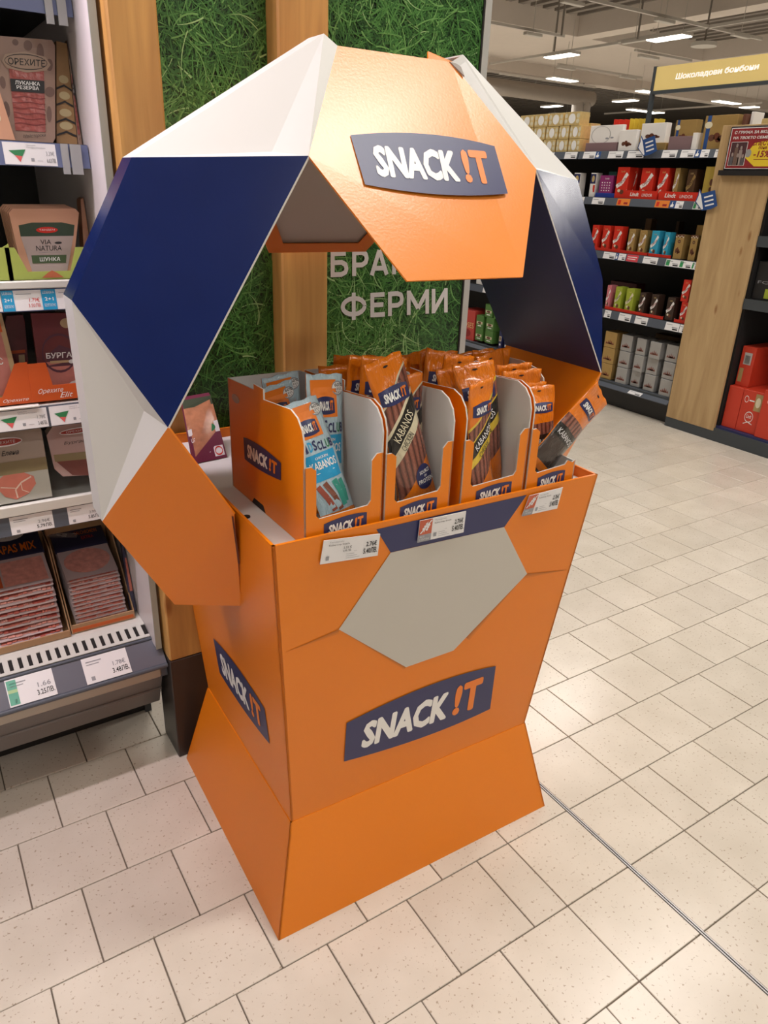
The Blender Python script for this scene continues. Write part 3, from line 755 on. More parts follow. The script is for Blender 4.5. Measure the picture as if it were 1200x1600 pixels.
hq = [hb_, hr_, D(dplane(329, 618, (0, hy.y + .11, 0), (0, 1, 0))), D(dplane(284, 626, (0, hy.y + .11, 0), (0, 1, 0)))]
slab('ham_packet', 'stray maroon and green ham packet leaning on the tray behind the arch', 'packet', hq, (0, .012, .004), FOODF, MAROON, art_ham)

# price labels on the display front
def art_price(kind):
    def f(d):
        if kind:
            d.rect(.0, .33, .27, 1, M('label_brick', (.55, .12, .06), .5)); d.rect(0, 0, .27, .33, LGREY)
            d.stroke([(.03, .40), (.25, .95)], .05, PAPER, 2, 2.0); d.stroke([(.10, .45), (.17, .9)], .03, PAPER, 2, 2.0)
            for k in range(3):
                d.disc(.11 + k * .03 - .02, .60 + .1 * k, .025, .06, PAPER, 2); d.disc(.16 + k * .02, .55 + .1 * k, .025, .06, PAPER, 2)
            d.text('БЕЗ', .03, .20, .12, .28, PAPER, 2, 0); d.text('ГЛУТЕН', .03, .07, .22, .16, PAPER, 2, 0)
        else:
            d.text('2.55 €', .36, .56, .50, .66, LBLACK, 2, 0); d.text('4.99 ЛВ.', .36, .42, .50, .52, LBLACK, 2, 0)
        x = .32 if kind else .10
        d.text('Tarczynski' if kind else 'Tarczynski', x, .85, x + .25, .93, LGREY, 2, 0); d.text('Kabanosy Snack', x, .72, x + .36, .81, LBLACK, 2, 0)
        d.text('2.76€', .76, .52, .95, .74, LBLACK, 2, .02); d.text('5.40ЛВ.', .72, .20, .97, .45, LBLACK, 2, .02)
        d.rect(.32 if kind else .08, .14, .38 if kind else .13, .32, LGREY, 2)
        for k in range(3): d.rect(.42, .12 + k * .09, .66 - .05 * k, .135 + k * .09, LGREY, 2)
        d.rect(.55, .40, .60, .41, LGREY, 2)
    return f
for k, (q, lb) in enumerate([([(498, 880), (588, 866), (592, 832), (504, 843)], 'white paper price label with no red square, below the kids packets'),
                 ([(650, 846), (722, 830), (726, 797), (654, 812)], 'price label with red square stuck on the navy print'),
                 ([(813, 805), (868, 793), (877, 760), (825, 773)], 'price label with red square at the corner of the bin beside the leaning packet')]):
    P = [fpt(px, py, 8 if i < 2 else 8) for i, (px, py) in enumerate(q)]
    slab('price_label', lb, 'price label', P, DR @ (-FN * .0012), PAPER, PAPER, art_price(k > 0), 'paper price labels on the bin front')

# ================================================================== wooden posts and grass wall
def post(x0, x1, y0, y1, zb, zt, label):
    t = thing('wooden_post', label, 'post', ((x0 + x1) / 2, (y0 + y1) / 2, 0))
    mb = MB(); mb.box(x0, x1, y0, y1, zb, zt, PINEW, .004); mb.build('shaft', t)
    mb = MB(); mb.box(x0 - .001, x1 + .001, y0 - .001, y1 + .001, 0, zb, M('dark_kick_sleeve', (.035, .028, .026), .35), .002); mb.build('base_sleeve', t)
    return t
PF = 1.606
post(.424, .518, PF, 1.725, .315, 3.6, 'pine post with dark base beside the refrigerated shelves')
post(.763, .882, PF, 1.725, .315, 3.6, 'pine post behind the ball-shaped arch')
GY = 1.662
GBASE = M('grass_print_base', (.008, .022, .008), .35, var=.5, vscale=12)
GRASS = []
for k, c in enumerate([(.009, .030, .009), (.018, .068, .016), (.036, .13, .027), (.07, .215, .045), (.14, .32, .085), (.29, .47, .19)]): GRASS.append(M('grass_print_%d' % k, c, .35, var=.15))
def grass_panel(x0, x1, z0, z1, label, n, seed):
    t = thing('grass_panel', label, 'wall panel', ((x0 + x1) / 2, GY + .02, z0))
    mb = MB(); mb.box(x0, x1, GY, GY + .04, z0, z1, GBASE); mb.build('board', t)
    rn = random.Random(seed); mb = MB()
    for i in range(n):
        q = i / n
        x, z = rn.uniform(x0, x1), rn.uniform(z0, z1); a = rn.uniform(0, 6.283); ln = rn.uniform(.03, .10); cv = rn.uniform(-1, 1) * 22; wd = rn.uniform(.0007, .0020)
        y = GY - .0003 - .0035 * q
        patch = math.sin(x * 9 + seed) * math.sin(z * 7 + 1.3 * seed) * .8
        c = min(5, max(0, int(rn.gauss(.7 + 2.7 * q + patch * 1.1, .9))))
        m = mb.m(GRASS[c]); sg = 6; b0 = len(mb.v); pts = []
        for s in range(sg + 1):
            pts.append((x, z, a)); a += cv * ln / sg; x += math.cos(a) * ln / sg; z += math.sin(a) * ln / sg
        for s, (px, pz, pa) in enumerate(pts):
            w2 = wd * (1 - (s / sg) ** 2 * .85)
            px = min(max(px, x0 + .001), x1 - .001); pz = min(max(pz, z0), z1)
            mb.v.append(Vector((px - math.sin(pa) * w2, y, pz + math.cos(pa) * w2))); mb.v.append(Vector((px + math.sin(pa) * w2, y, pz - math.cos(pa) * w2)))
        for s in range(sg): mb.f.append((b0 + 2 * s + 1, b0 + 2 * s + 3, b0 + 2 * s + 2, b0 + 2 * s)); mb.mi.append(m); mb.sm.append(False)
    o = mb.build('printed_grass', t); o['kind'] = 'stuff'
    return t
GXR = YP(746, 0, GY).x + .005
GXR = (YP(747, 0, GY).x + YP(720, 540, GY).x) / 2
grass_panel(.5185, .7625, .85, 2.45, 'grass print wall panel between the two pine posts', 11000, 3)
gp = grass_panel(.8825, GXR, .85, 2.45, 'grass print wall panel with white words beside the metal edge strip', 20000, 5)
# words
WW = M('sign_white_letters', (.60, .58, .56), .45)
GLYPH = {   # block letters: strokes in a unit cell, round ones as arcs
    'Б': [[(.1, 0), (.1, 1)], [(.0, .91), (.86, .91)], [(.1, .56), (.62, .56), (.84, .47), (.9, .30), (.84, .17), (.62, .09), (.1, .09)]],
    'Р': [[(.13, 0), (.13, 1)], [(.13, .91), (.6, .91), (.82, .84), (.88, .68), (.82, .52), (.6, .43), (.13, .43)]],
    'А': [[(.12, 0), (.5, .97)], [(.88, 0), (.5, .97)], [(.25, .27), (.75, .27)]],
    'Н': [[(.13, 0), (.13, 1)], [(.87, 0), (.87, 1)], [(.13, .5), (.87, .5)]],
    'Ф': [[(.5, -.06), (.5, 1.06)], [(.5 + .40 * math.cos(a * math.pi / 8), .5 + .33 * math.sin(a * math.pi / 8)) for a in range(17)]],
    'Е': [[(.15, 0), (.15, 1)], [(.15, .91), (.95, .91)], [(.15, .5), (.88, .5)], [(.15, .09), (.97, .09)]],
    'М': [[(.10, 0), (.10, 1)], [(.90, 0), (.90, 1)], [(.10, .95), (.5, .25)], [(.90, .95), (.5, .25)]],
    'И': [[(.13, 0), (.13, 1)], [(.87, 0), (.87, 1)], [(.13, .06), (.87, .94)]]}
def ywords(letters, b0, b1, h):
    """letters: (glyph, left px, right px); baseline from b0 to b1 px; letter height h px"""
    for g, xl, xr in letters:
        yl, yr = [b0[1] + (b1[1] - b0[1]) * (x - b0[0]) / (b1[0] - b0[0]) for x in (xl, xr)]
        q = [YP(px, py, GY - .0048) for px, py in ((xl, yl), (xr, yr), (xr, yr - h), (xl, yl - h))]
        asp = (q[1] - q[0]).length / (q[3] - q[0]).length
        d = Decal(quadmap(*q, lift=.0001)); n = 0
        for st in GLYPH[g]:
            d.stroke(st, .19, WW, 1 + n, asp); n += .3
            for (u, v) in st[1:-1]: d.disc(u, v, .095 / asp, .095, WW, 1 + n, 12); n += .1
        d.b.build('letter', gp)
ywords([('Б', 517, 544), ('Р', 550, 576), ('А', 577, 608), ('Н', 612, 640)], (517, 433), (608, 429), 40)
ywords([('Ф', 531, 574), ('Е', 578, 602), ('Р', 606, 631), ('М', 635, 671), ('И', 674, 700)], (531, 499), (700, 488), 38)
mb = MB(); mb.box(GXR + .0045, GXR + .024, GY - .008, GY + .05, .02, 2.5, M('edge_strip_grey', (.42, .42, .40), .45)); mb.box(GXR + .0003, GXR + .0045, GY - .006, GY + .05, .02, 2.5, DARK); tag(mb.build('edge_strip'), 'grey metal edge strip at the end of the grass print panel', 'trim')

# ================================================================== refrigerated cabinet
FX0, FX1 = -1.9, .402
RY = 1.755
FR = thing('refrigerated_cabinet', 'white open refrigerated cabinet with shelves of meat packets', 'fridge', ((FX0 + FX1) / 2, 2.15, 0))
mb = MB(); mb.box(FX1, .4155, 1.645, 2.5, .34, 2.3, M('cabinet_side', (.72, .68, .70), .4), .003); ep = mb.build('end_panel', FR)
mb = MB(); mb.box(FX1 - .0005, .416, 1.641, 1.6455, .34, 2.3, M('edge_trim_grey', (.36, .38, .35), .4)); mb.build('edge_trim', ep, root=FR)
mb = MB(); mb.box(FX0, FX1, 2.42, 2.5, .0, 2.3, M('cabinet_back', (.07, .07, .075), .5)); mb.build('back_wall', FR)
mb = MB(); mb.box(FX0, .4155, 1.60, 2.5, 2.3, 2.5, STEELW, .01); mb.box(FX0, FX1, 1.63, 1.66, 2.06, 2.3, STEELW); mb.build('canopy', FR)
mb = MB(); mb.box(FX0, FX1, 1.60, 1.63, 2.28, 2.30, M('fridge_lamp', (.9, .9, .9), emit=(1, .9, .95), es=4)); mb.build('lamp', FR)
SHZ = [(1.735, 1.80), (1.469, 1.514), (1.187, 1.233), (.930, .978), (.681, .728)]
SHELFD = M('shelf_dark', (.045, .045, .05), .5); RAILP = M('rail_blue', (.13, .16, .30), .35)
fshelf = []
for k, (zb, zt) in enumerate(SHZ):
    mb = MB(); mb.box(FX0, FX1 - .002, RY + .012, 2.40, zt - .02, zt, STEELW if k > 1 else SHELFD); mb.box(FX0, FX1 - .002, RY + .10, 2.40, zt - .035, zt - .02, SHELFD)
    sh = mb.build('shelf', FR); fshelf.append(sh)
    mb = MB(); mb.prism([(FX0, RY, zb), (FX1 - .002, RY, zb), (FX1 - .002, RY + .006, zt - .001), (FX0, RY + .006, zt - .001)], (0, .006, 0), RAILP if k < 3 else TAGGREY); mb.build('price_rail', sh, root=FR)
    if k >= 2:
        mb = MB(); lz = {2: .016, 3: .006, 4: .026}[k]; mb.box(FX0, FX1 - .002 if k != 3 else YP(62, 632, RY).x, RY - .002, RY + .012, zt + .0005, zt + lz, STEELW, .002); mb.build('shelf_lip', sh, root=FR)
def ptag(sh, k, px0, px1, art=None, mat=PAPER, base=FR, bottom=False):
    zb, zt = SHZ[k]; x0, x1 = YP(px0, 400 if 0 else SHPY[k], RY).x, YP(px1, SHPY[k], RY).x
    mb = MB(); q = [(x0, RY - .0012, zb + .002), (x1, RY - .0012, zb + .002), (x1, RY + .0048, zt - .003), (x0, RY + .0048, zt - .003)]
    mb.prism(q, (0, .0008, 0), mat); o = mb.build('price_tag', sh, root=FR)
    d = Decal(quadmap(*q))
    if art: art(d)
    if d.b.f: d.b.build('print', sh, root=FR)
SHPY = [10, 240, 470, 655, 815]
def tri_tag(price1, price2, y=0):
    def f(d):
        d.poly([(.10, .62), (.42, .70), (.34, .38), (.20, .42)], GREEN, 1); d.poly([(.20, .42), (.34, .38), (.29, .12)], M('print_salmon', (.7, .12, .12), .5), 1)
        d.text('Орехите', .44, .86, .62, .93, LGREY, 1, 0); d.text('Луканка Резерва', .44, .76, .80, .83, LGREY, 1, 0)
        d.text(price1, .80, .46, .96, .66, LGREY, 1, .0); d.text(price2, .80, .14, .98, .34, LBLACK, 1, .0); d.rect(.50, .18, .56, .32, LGREY); d.rect(.62, .2, .72, .22, LGREY)
    return f
def num_tag(p1, p2):
    def f(d):
        d.rect(.08, .80, .42, .84, LGREY); d.rect(.08, .70, .36, .73, LGREY); d.text(p1, .64, .44, .92, .62, LGREY, 1); d.text(p2, .60, .16, .97, .36, LBLACK, 1); d.rect(.12, .1, .20, .25, LGREY)
    return f
def promo_tag(d):
    d.rect(.0, 0, .30, 1, CYAN); d.text('LIDERSKA', .03, .80, .27, .93, LWHITE, 2, 0); d.text('2+1', .06, .45, .24, .62, LWHITE, 2); d.text('БЕЗПЛАТНО', .04, .15, .27, .3, LWHITE, 2, 0)
    d.rect(.36, .80, .75, .83, LGREY); d.text('1.79€', .68, .42, .94, .62, RED, 1, 0); d.text('3.50ЛВ.', .64, .16, .97, .34, RED, 1, 0)
ptag(fshelf[1], 1, 6, 88, tri_tag('3.39€', '6.63ЛВ.'))
ptag(fshelf[2], 2, 3, 66, promo_tag); ptag(fshelf[2], 2, 66, 140, promo_tag); ptag(fshelf[2], 2, -60, 2, promo_tag)
ptag(fshelf[3], 3, -8, 75, tri_tag('1.78€', '3.48ЛВ.')); ptag(fshelf[3], 3, 79, 150, tri_tag('1.78€', '3.48ЛВ.'))
ptag(fshelf[4], 4, 15, 84, num_tag('2.96€', '5.79ЛВ.')); ptag(fshelf[4], 4, 108, 160, num_tag('2.99€', '5.85ЛВ.'))
CLIP = M('clear_clip', (.40, .41, .42), .25)
for a, c in ((97, 108), (111, 128)):
    x0, x1 = YP(a, 250, RY).x, YP(c, 250, RY).x
    mb = MB(); mb.box(x0, x1, RY - .003, RY + .004, SHZ[1][0] - .012, SHZ[1][1] - .001, CLIP); mb.build('rail_clip', fshelf[1], root=FR)
for a, c in ((71, 83), (90, 104)):
    x0, x1 = YP(a, 20, RY).x, YP(c, 20, RY).x
    mb = MB(); mb.box(x0, x1, RY - .003, RY + .004, SHZ[0][0] - .016, SHZ[0][1] - .01, CLIP); mb.build('rail_clip', fshelf[0], root=FR)
# bottom deck
mb = MB(); mb.box(FX0, FX1 - .001, 1.755, 2.41, .345, .365, STEELW); mb.build('deck', FR)
DECKZ = .365
mb = MB(); mb.prism([(FX0, 1.69, .353), (FX1 - .001, 1.69, .353), (FX1 - .001, 1.755, .366), (FX0, 1.755, .366)], (0, 0, -.006), DARK); gr = mb.build('grille', FR)
x = FX1 - .012; k = 0
while x > -.02:
    mb = MB(); wd = .0125; mb.prism([(x - wd, 1.695, .356), (x, 1.695, .356), (x, 1.745, .3665), (x - wd, 1.745, .3665)], (0, 0, -.004), STEELW); mb.build('slat', gr, root=FR); x -= .0215
for (ya, za, yb, zb_) in ((1.690, .355, 1.699, .357), (1.738, .3645, 1.757, .3675)):
    mb = MB(); mb.prism([(FX0, ya, za), (FX1 - .001, ya, za), (FX1 - .001, yb, zb_), (FX0, yb, zb_)], (0, 0, -.003), STEELW); mb.build('grille_edge', gr, root=FR)
mb = MB(); mb.prism([(FX0, 1.622, .303), (.42, 1.622, .303), (.42, 1.682, .350), (FX0, 1.682, .350)], (0, .01, -.008), M('bumper_rail', (.12, .125, .16), .35)); br_ = mb.build('bumper_rail', FR)
mb = MB(); mb.cyl((FX0, 1.683, .351), (.42, 1.683, .351), .0045, TAGGREY, 8); mb.build('rail_edge', br_, root=FR)
mb = MB(); mb.cyl((FX0, 1.622, .299), (.42, 1.622, .299), .0065, TAGGREY, 10); mb.build('rail_edge', br_, root=FR)
mb = MB(); mb.box(FX0, .405, 1.627, 1.66, .262, .293, M('bumper_beige', (.42, .38, .32), .4), .004); mb.box(.4055, .421, 1.630, 1.66, .262, .293, TAGGREY); mb.build('bumper', FR)
mb = MB(); mb.prism([(FX0, 1.640, .262), (.41, 1.640, .262), (.41, 1.70, .135), (FX0, 1.70, .135)], (0, .02, .0), M('lower_panel', (.16, .145, .14), .35)); mb.build('lower_panel', FR)
mb = MB(); mb.cyl((FX0, 1.668, .20), (.41, 1.668, .20), .005, M('lower_panel', (.2, .2, .2)), 8); mb.build('lower_panel_ridge', FR)
mb = MB(); mb.box(FX0, .40, 1.852, 1.87, 0, .2, M('kick_dark', (.02, .02, .022), .5)); mb.box(FX0, .40, 1.70, 1.87, .17, .19, DARK); mb.build('kick_plate', FR)
mb = MB(); mb.box(.4, .418, 1.84, 2.45, 0, .345, M('cabinet_foot', (.06, .065, .075), .4)); mb.build('side_foot', FR)
def bump_tag(px0, py0, px1, py1, art):
    # pixel row on the slanted rail
    n = Vector((0, -.047, .060)); f = lambda px, py: PL(px, py, (0, 1.622, .303), n)
    a, c = f(px0, py0), f(px1, py1); q = [(a.x, 1.624, .3065), (c.x, 1.624, .3065), (c.x, 1.678, .3485), (a.x, 1.678, .3485)]
    q = [Vector(p) + Vector((0, -.0008, .001)) for p in q]
    d = Decal(quadmap(*q)); d.b.prism(q, (0, .0006, -.0008), PAPER); art(d); d.b.build('price_tag', br_, root=FR)
def green_tag(d): num_tag('1.66', '3.25ЛВ.')(d); d.rect(.02, .05, .22, .95, M('tag_green', (.12, .42, .30), .5)); d.rect(.02, .48, .22, .6, M('tag_lime', (.4, .6, .3), .5), 2)
bump_tag(10, 1080, 84, 1060, green_tag); bump_tag(128, 1040, 199, 1025, num_tag('1.78€', '3.48ЛВ.')); 

# fridge products --------------------------------------------------
def fq(pts, yb, yt, zb=None):
    """bl br tr tl pixels on leaning plane; bottom snapped to height zb"""
    P = [YP(*pts[0], yb), YP(*pts[1], yb), YP(*pts[2], yt), YP(*pts[3], yt)]
    if zb is not None:
        for i in (0, 1): P[i].z = zb
    for p in P: p.x = min(p.x, FX1 - .003)
    return P
KRF = M('kraft_film', (.33, .215, .165), .4, bump=.05, var=.1, vscale=10); SALAMI = M('salami', (.34, .075, .065), .3, bump=.35, bscale=50, var=.45, vscale=90, coat=.4)
PKRAFT = M('pink_kraft', (.62, .33, .21), .5, var=.05); LEAF = M('kraft_leaf', (.17, .10, .08), .5)
def art_oreh(d):
    for (u, v, a, c) in ((.75, .86, .06, .10), (.9, .5, .09, .05), (.08, .30, .06, .08), (.55, .93, .07, .05), (.88, .28, .05, .08), (.07, .56, .05, .06), (.9, .76, .06, .06), (.35, .95, .05, .03)): d.disc(u, v, a, c, LEAF, 1)
    d.grid(.20, .10, .80, .72, SALAMI, 2, 6, 8)
    DK = M('salami_groove', (.20, .03, .03), .5)
    for k in range(6): d.stroke([(.21 + .1 * i, .17 + k * .052 + .008 * math.sin(i * 1.3 + k)) for i in range(7)], .008, DK, 3)
    d.poly([(.10, .76), (.16, .70), (.5, .67), (.84, .70), (.92, .76), (.84, .83), (.5, .87), (.16, .83)], M('badge_tan', (.42, .30, .22), .5), 3)
    d.ring(.5, .77, .36, .075, .008, LBLACK, 4); d.text('ОРЕХИТЕ', .20, .735, .82, .80, LBLACK, 4, .01)
    d.rect(.20, .48, .80, .60, LBLACK, 4); d.text('ЛУКАНКА', .28, .548, .72, .585, LWHITE, 5); d.text('РЕЗЕРВА', .30, .505, .70, .54, LWHITE, 5)
    d.text('Майсторска', .34, .035, .80, .075, LBLACK, 4, 0, .3, .06)
zS1 = SHZ[1][1] + .001
slab('salami_packet', 'brown salami packet with red window standing on the blue-railed shelf', 'packet', fq([(10, 219), (86, 219), (86, 63), (-12, 55)], 1.79, 1.815, zS1), (0, .018, 0), KRF, KRF, art_oreh, corner=.05)
slab('salami_packet', 'brown salami packet tilted in front of the red-windowed one', 'packet', fq([(-60, 219), (24, 219), (-2, 138), (-80, 135)], 1.772, 1.782, zS1), (0, .008, 0), PKRAFT, KRF, lambda d: (d.disc(.75, .45, .10, .12, CREAM, 1), d.rect(.2, .1, .6, .5, SALAMI, 1)))
slab('salami_packet', 'brown salami packet next to the white cabinet wall', 'packet', fq([(122, 225), (170, 226), (160, 70), (106, 66)], 1.80, 1.83, zS1), (0, .02, 0), KRF, KRF, art_oreh, corner=.04)
PAT = M('patterned_card', (.36, .21, .09), .5, var=.2, vscale=30)
def art_pat(d):
    for v in (.12, .25, .42, .58): 
        d.stroke([(.0, v - .04), (.5, v), (1, v - .04)], .02, LBLACK, 2); d.disc(.5, v + .06, .35, .04, M('pattern_straw', (.55, .45, .25), .5), 1)
slab('folded_sleeve', 'patterned folded card sleeve between two salami packets', 'sleeve', fq([(88, 219), (121, 224), (104, 68), (88, 64)], 1.80, 1.83, zS1), (0, .03, 0), PAT, PAT, art_pat)
# kraft ham stack in a green tray
zS2 = SHZ[2][1] + .0165
def art_via(d):
    d.poly([(.10, .60), (.95, .60), (.95, .76), (.75, .80), (.3, .80), (.10, .76)], M('via_green', (.03, .055, .03), .5), 1)
    d.disc(.52, .69, .17, .045, RED, 2); d.text('ТАНДЕМ', .40, .675, .64, .705, LWHITE, 3, 0)
    d.poly([(.10, .60), (.95, .60), (.88, .03), (.20, .03)], M('via_pale', (.46, .37, .35), .45), 1)
    d.text('VIA', .40, .48, .58, .55, LBLACK, 2, 0); d.disc(.70, .50, .06, .018, LBLACK, 2); d.text('NATURA', .32, .385, .76, .46, LBLACK, 2, 0); d.rect(.36, .36, .74, .364, LGREY, 2)
    d.rect(.22, .20, .85, .32, M('via_label_green', (.06, .10, .04), .5), 2); d.text('ШУНКА', .36, .23, .74, .29, LWHITE, 3)
for k in range(6):
    dy = k * .013
    q = fq([(36, 427), (112, 424), (124, 326), (12, 326)], 1.795, 1.805, zS2 + .003); q = [p + Vector((-.0015 * k, dy, .0012 * k)) for p in q]
    slab('kraft_ham_packet', 'front kraft ham packet with dark green band in the green tray' if k == 0 else 'kraft ham packet stacked behind the one with the dark green band', 'packet', q, (0, .006, 0), PKRAFT, PKRAFT, art_via if k == 0 else None, 'kraft ham packets in the green tray' if k else None, corner=.06)
q = fq([(134, 430), (180, 430), (180, 310), (126, 312)], 1.83, 1.85, zS2)
slab('kraft_ham_packet', 'kraft ham packet beside the stacked ones next to the cabinet wall', 'packet', q, (0, .04, 0), PKRAFT, PKRAFT, None, corner=.05)
LIME = M('lime_card', (.38, .46, .10), .5); 
def fridge_tray(pts, y, zb, dep, mat, label, cut, name='shelf_tray', art=None):
    a, c = YP(*pts[0], y), YP(*pts[1], y); x0, x1, h = a.x, c.x, c.z - zb
    t = thing(name, label, 'tray', ((x0 + x1) / 2, y + dep / 2, zb)); th = .002; wd = x1 - x0
    mb = MB(); mb.prism([(x0, y, zb), (x1, y, zb), (x1, y, zb + h)] + [(x0 + wd * u, y, zb + h * v) for u, v in cut] + [(x0, y, zb + h)], (0, th, 0), mat); fr_ = mb.build('front_lip', t)
    for xx, s in ((x0, 1), (x1, -1)):
        mb = MB(); mb.prism([(xx, y + .001, zb), (xx, y + dep, zb), (xx, y + dep, zb + h * .30), (xx, y + .02, zb + h * .30), (xx, y + .002, zb + h)], (s * th, 0, 0), mat); mb.build('side_panel', t)
    mb = MB(); mb.box(x0, x1, y + .002, y + dep, zb, zb + .002, mat); mb.build('bottom_panel', t)
    if art: d = Decal(quadmap((x0, y, zb), (x1, y, zb), (x1, y, zb + h), (x0, y, zb + h))); art(d); d.b.build('print', fr_, root=t)
fridge_tray([(15, 437), (132, 386)], 1.775, zS2 - .0005, .12, LIME, 'lime green tray holding the kraft ham packets', [(.88, 1), (.78, .25), (.24, .25), (.12, 1)], art=lambda d: d.poly([(.40, .05), (.68, .05), (.60, .2), (.54, .28), (.48, .2)], M('print_terracotta', (.5, .14, .06), .5), 2))
fridge_tray([(-70, 439), (13, 381)], 1.775, zS2 - .0005, .12, LIME, 'lime green tray at the frame edge beside another like it', [(.88, .9), (.2, .9)])
# orange trays of ham
ORR = M('orange_red_card', (.62, .10, .015), .45); PHAM = M('ham_pink', (.55, .20, .17), .35, bump=.2, bscale=30, var=.2, vscale=30); WINE = M('wine_film', (.16, .03, .03), .35); TAN = M('tan_film', (.55, .40, .22), .4)
zS3 = SHZ[3][1] + .007
def art_elf(d): d.text('Орехите', .12, .18, .58, .34, LWHITE, 2, 0, .4); d.text('Elit', .5, .06, .75, .2, LWHITE, 2, 0, .4)
fridge_tray([(52, 630), (128, 562)], 1.775, zS3 - .0005, .075, ORR, 'orange red tray holding a wine-coloured ham packet', [(.95, 1.0), (.95, .40), (.40, .40), (.33, 1)], art=art_elf)
fridge_tray([(-75, 634), (42, 566)], 1.776, zS3 - .0005, .075, ORR, 'orange red tray holding a tan-edged ham packet', [(.90, 1), (.84, .98), (.62, .20), (.10, .20), (.05, 1)], art=lambda d: d.text('Орехите', .62, .05, .95, .15, LWHITE, 2, 0, .4))
def art_burgas(d):
    d.rect(.0, 0, 1, .42, PHAM); d.ring(.55, .52, .42, .24, .03, M('plum', (.10, .03, .05), .4), 2); d.poly([(.2, .36), (.25, .5), (.55, .62), (.9, .55), (1, .36)], M('plum', (.1, .03, .05)), 1)
    d.text('БУРГАС', .22, .46, .98, .53, LWHITE, 3, .02); d.rect(.3, .40, .9, .43, TAN, 3); d.disc(.82, .41, .07, .025, PAPER, 4); d.disc(.75, .88, .14, .06, TAN, 2); d.disc(.9, .1, .2, .07, PAPER, 2)
slab('ham_packet', 'wine-coloured ham packet with white lettering in an orange red tray', 'packet', fq([(66, 622), (125, 618), (120, 489), (48, 490)], 1.80, 1.83, zS3 + .003), (0, .015, 0), WINE, WINE, art_burgas)
slab('ham_packet', 'tan-edged ham packet tilted in an orange red tray', 'packet', fq([(-45, 628), (36, 622), (2, 488), (-90, 480)], 1.79, 1.815, zS3 + .003), (0, .015, 0), TAN, WINE, lambda d: (d.rect(.0, .08, .90, 1, PHAM), d.rect(.0, .78, .93, 1, ORR, 2), d.text('БУРГАС', .2, .42, .8, .50, LWHITE, 3)))
slab('ham_packet', 'small dark ham packet standing behind two orange red trays', 'packet', fq([(12, 600), (45, 596), (38, 492), (8, 494)], 1.86, 1.88, zS3 + .002), (0, .012, 0), WINE, WINE, lambda d: (d.rect(.55, .15, .85, .5, TAN), d.rect(.1, .52, .9, .56, ORR)), corner=.08)
# raw pork packets
zS4 = SHZ[4][1] + .0265
RAW = M('raw_pork', (.55, .17, .12), .3, var=.25, vscale=25, coat=.5); FAT = M('pork_fat', (.72, .55, .45), .3); FILM = M('cloudy_film', (.40, .33, .27), .25, coat=.5); OLIV = M('film_olive', (.25, .20, .10), .35)
def art_elena(d):
    d.rect(.0, .0, 1, .40, M('film_grey', (.42, .42, .37), .25)); d.rect(.0, .40, 1, .58, OLIV, 2); d.disc(.36, .86, .30, .065, M('badge_red', (.42, .05, .04), .4), 2); d.ring(.36, .86, .30, .065, .02, PAPER, 3); d.text('ОРЕХИТЕ', .18, .84, .54, .88, PAPER, 3, 0)
    d.text('Елена', .30, .67, .58, .74, LBLACK, 2, .01, .3)
    d.poly([(.20, .34), (.30, .40), (.62, .40), (.76, .33), (.78, .22), (.66, .10), (.46, .04), (.30, .10), (.20, .22)], RAW, 3)
    d.stroke([(.72, .33), (.56, .27), (.46, .18), (.48, .06)], .022, FAT, 4); d.stroke([(.46, .20), (.24, .24)], .012, FAT, 4); d.stroke([(.55, .26), (.56, .16), (.66, .11)], .012, FAT, 4)
slab('pork_packet', 'clear packet of raw pork standing on the lower refrigerated shelf', 'packet', fq([(-22, 797), (82, 776), (64, 668), (-30, 680)], 1.775, 1.83, zS4), (0, .02, .01), FILM, FILM, art_elena, corner=.04)
def art_pork2(d):
    d.disc(.62, .84, .36, .06, M('badge_red', (.42, .05, .04)), 2); d.ring(.62, .84, .36, .06, .02, PAPER, 3); d.text('ОРЕХИТЕ', .40, .82, .84, .86, PAPER, 3, 0); d.text('Бургас', .32, .60, .8, .67, LBLACK, 2, 0, .3); d.rect(.05, .30, 1, .44, OLIV, 2); d.poly([(.08, .30), (1, .30), (1, .08), (.8, .0), (.4, .02)], M('cured_brown', (.16, .05, .04), .35), 2)
slab('pork_packet', 'rounded packet of cured meat hanging beside the raw pork', 'packet', fq([(88, 745), (150, 742), (146, 655), (70, 668)], 1.80, 1.84), (0, .02, .005), M('film_pink', (.48, .34, .32), .25, coat=.5), FILM, art_pork2, corner=.16)
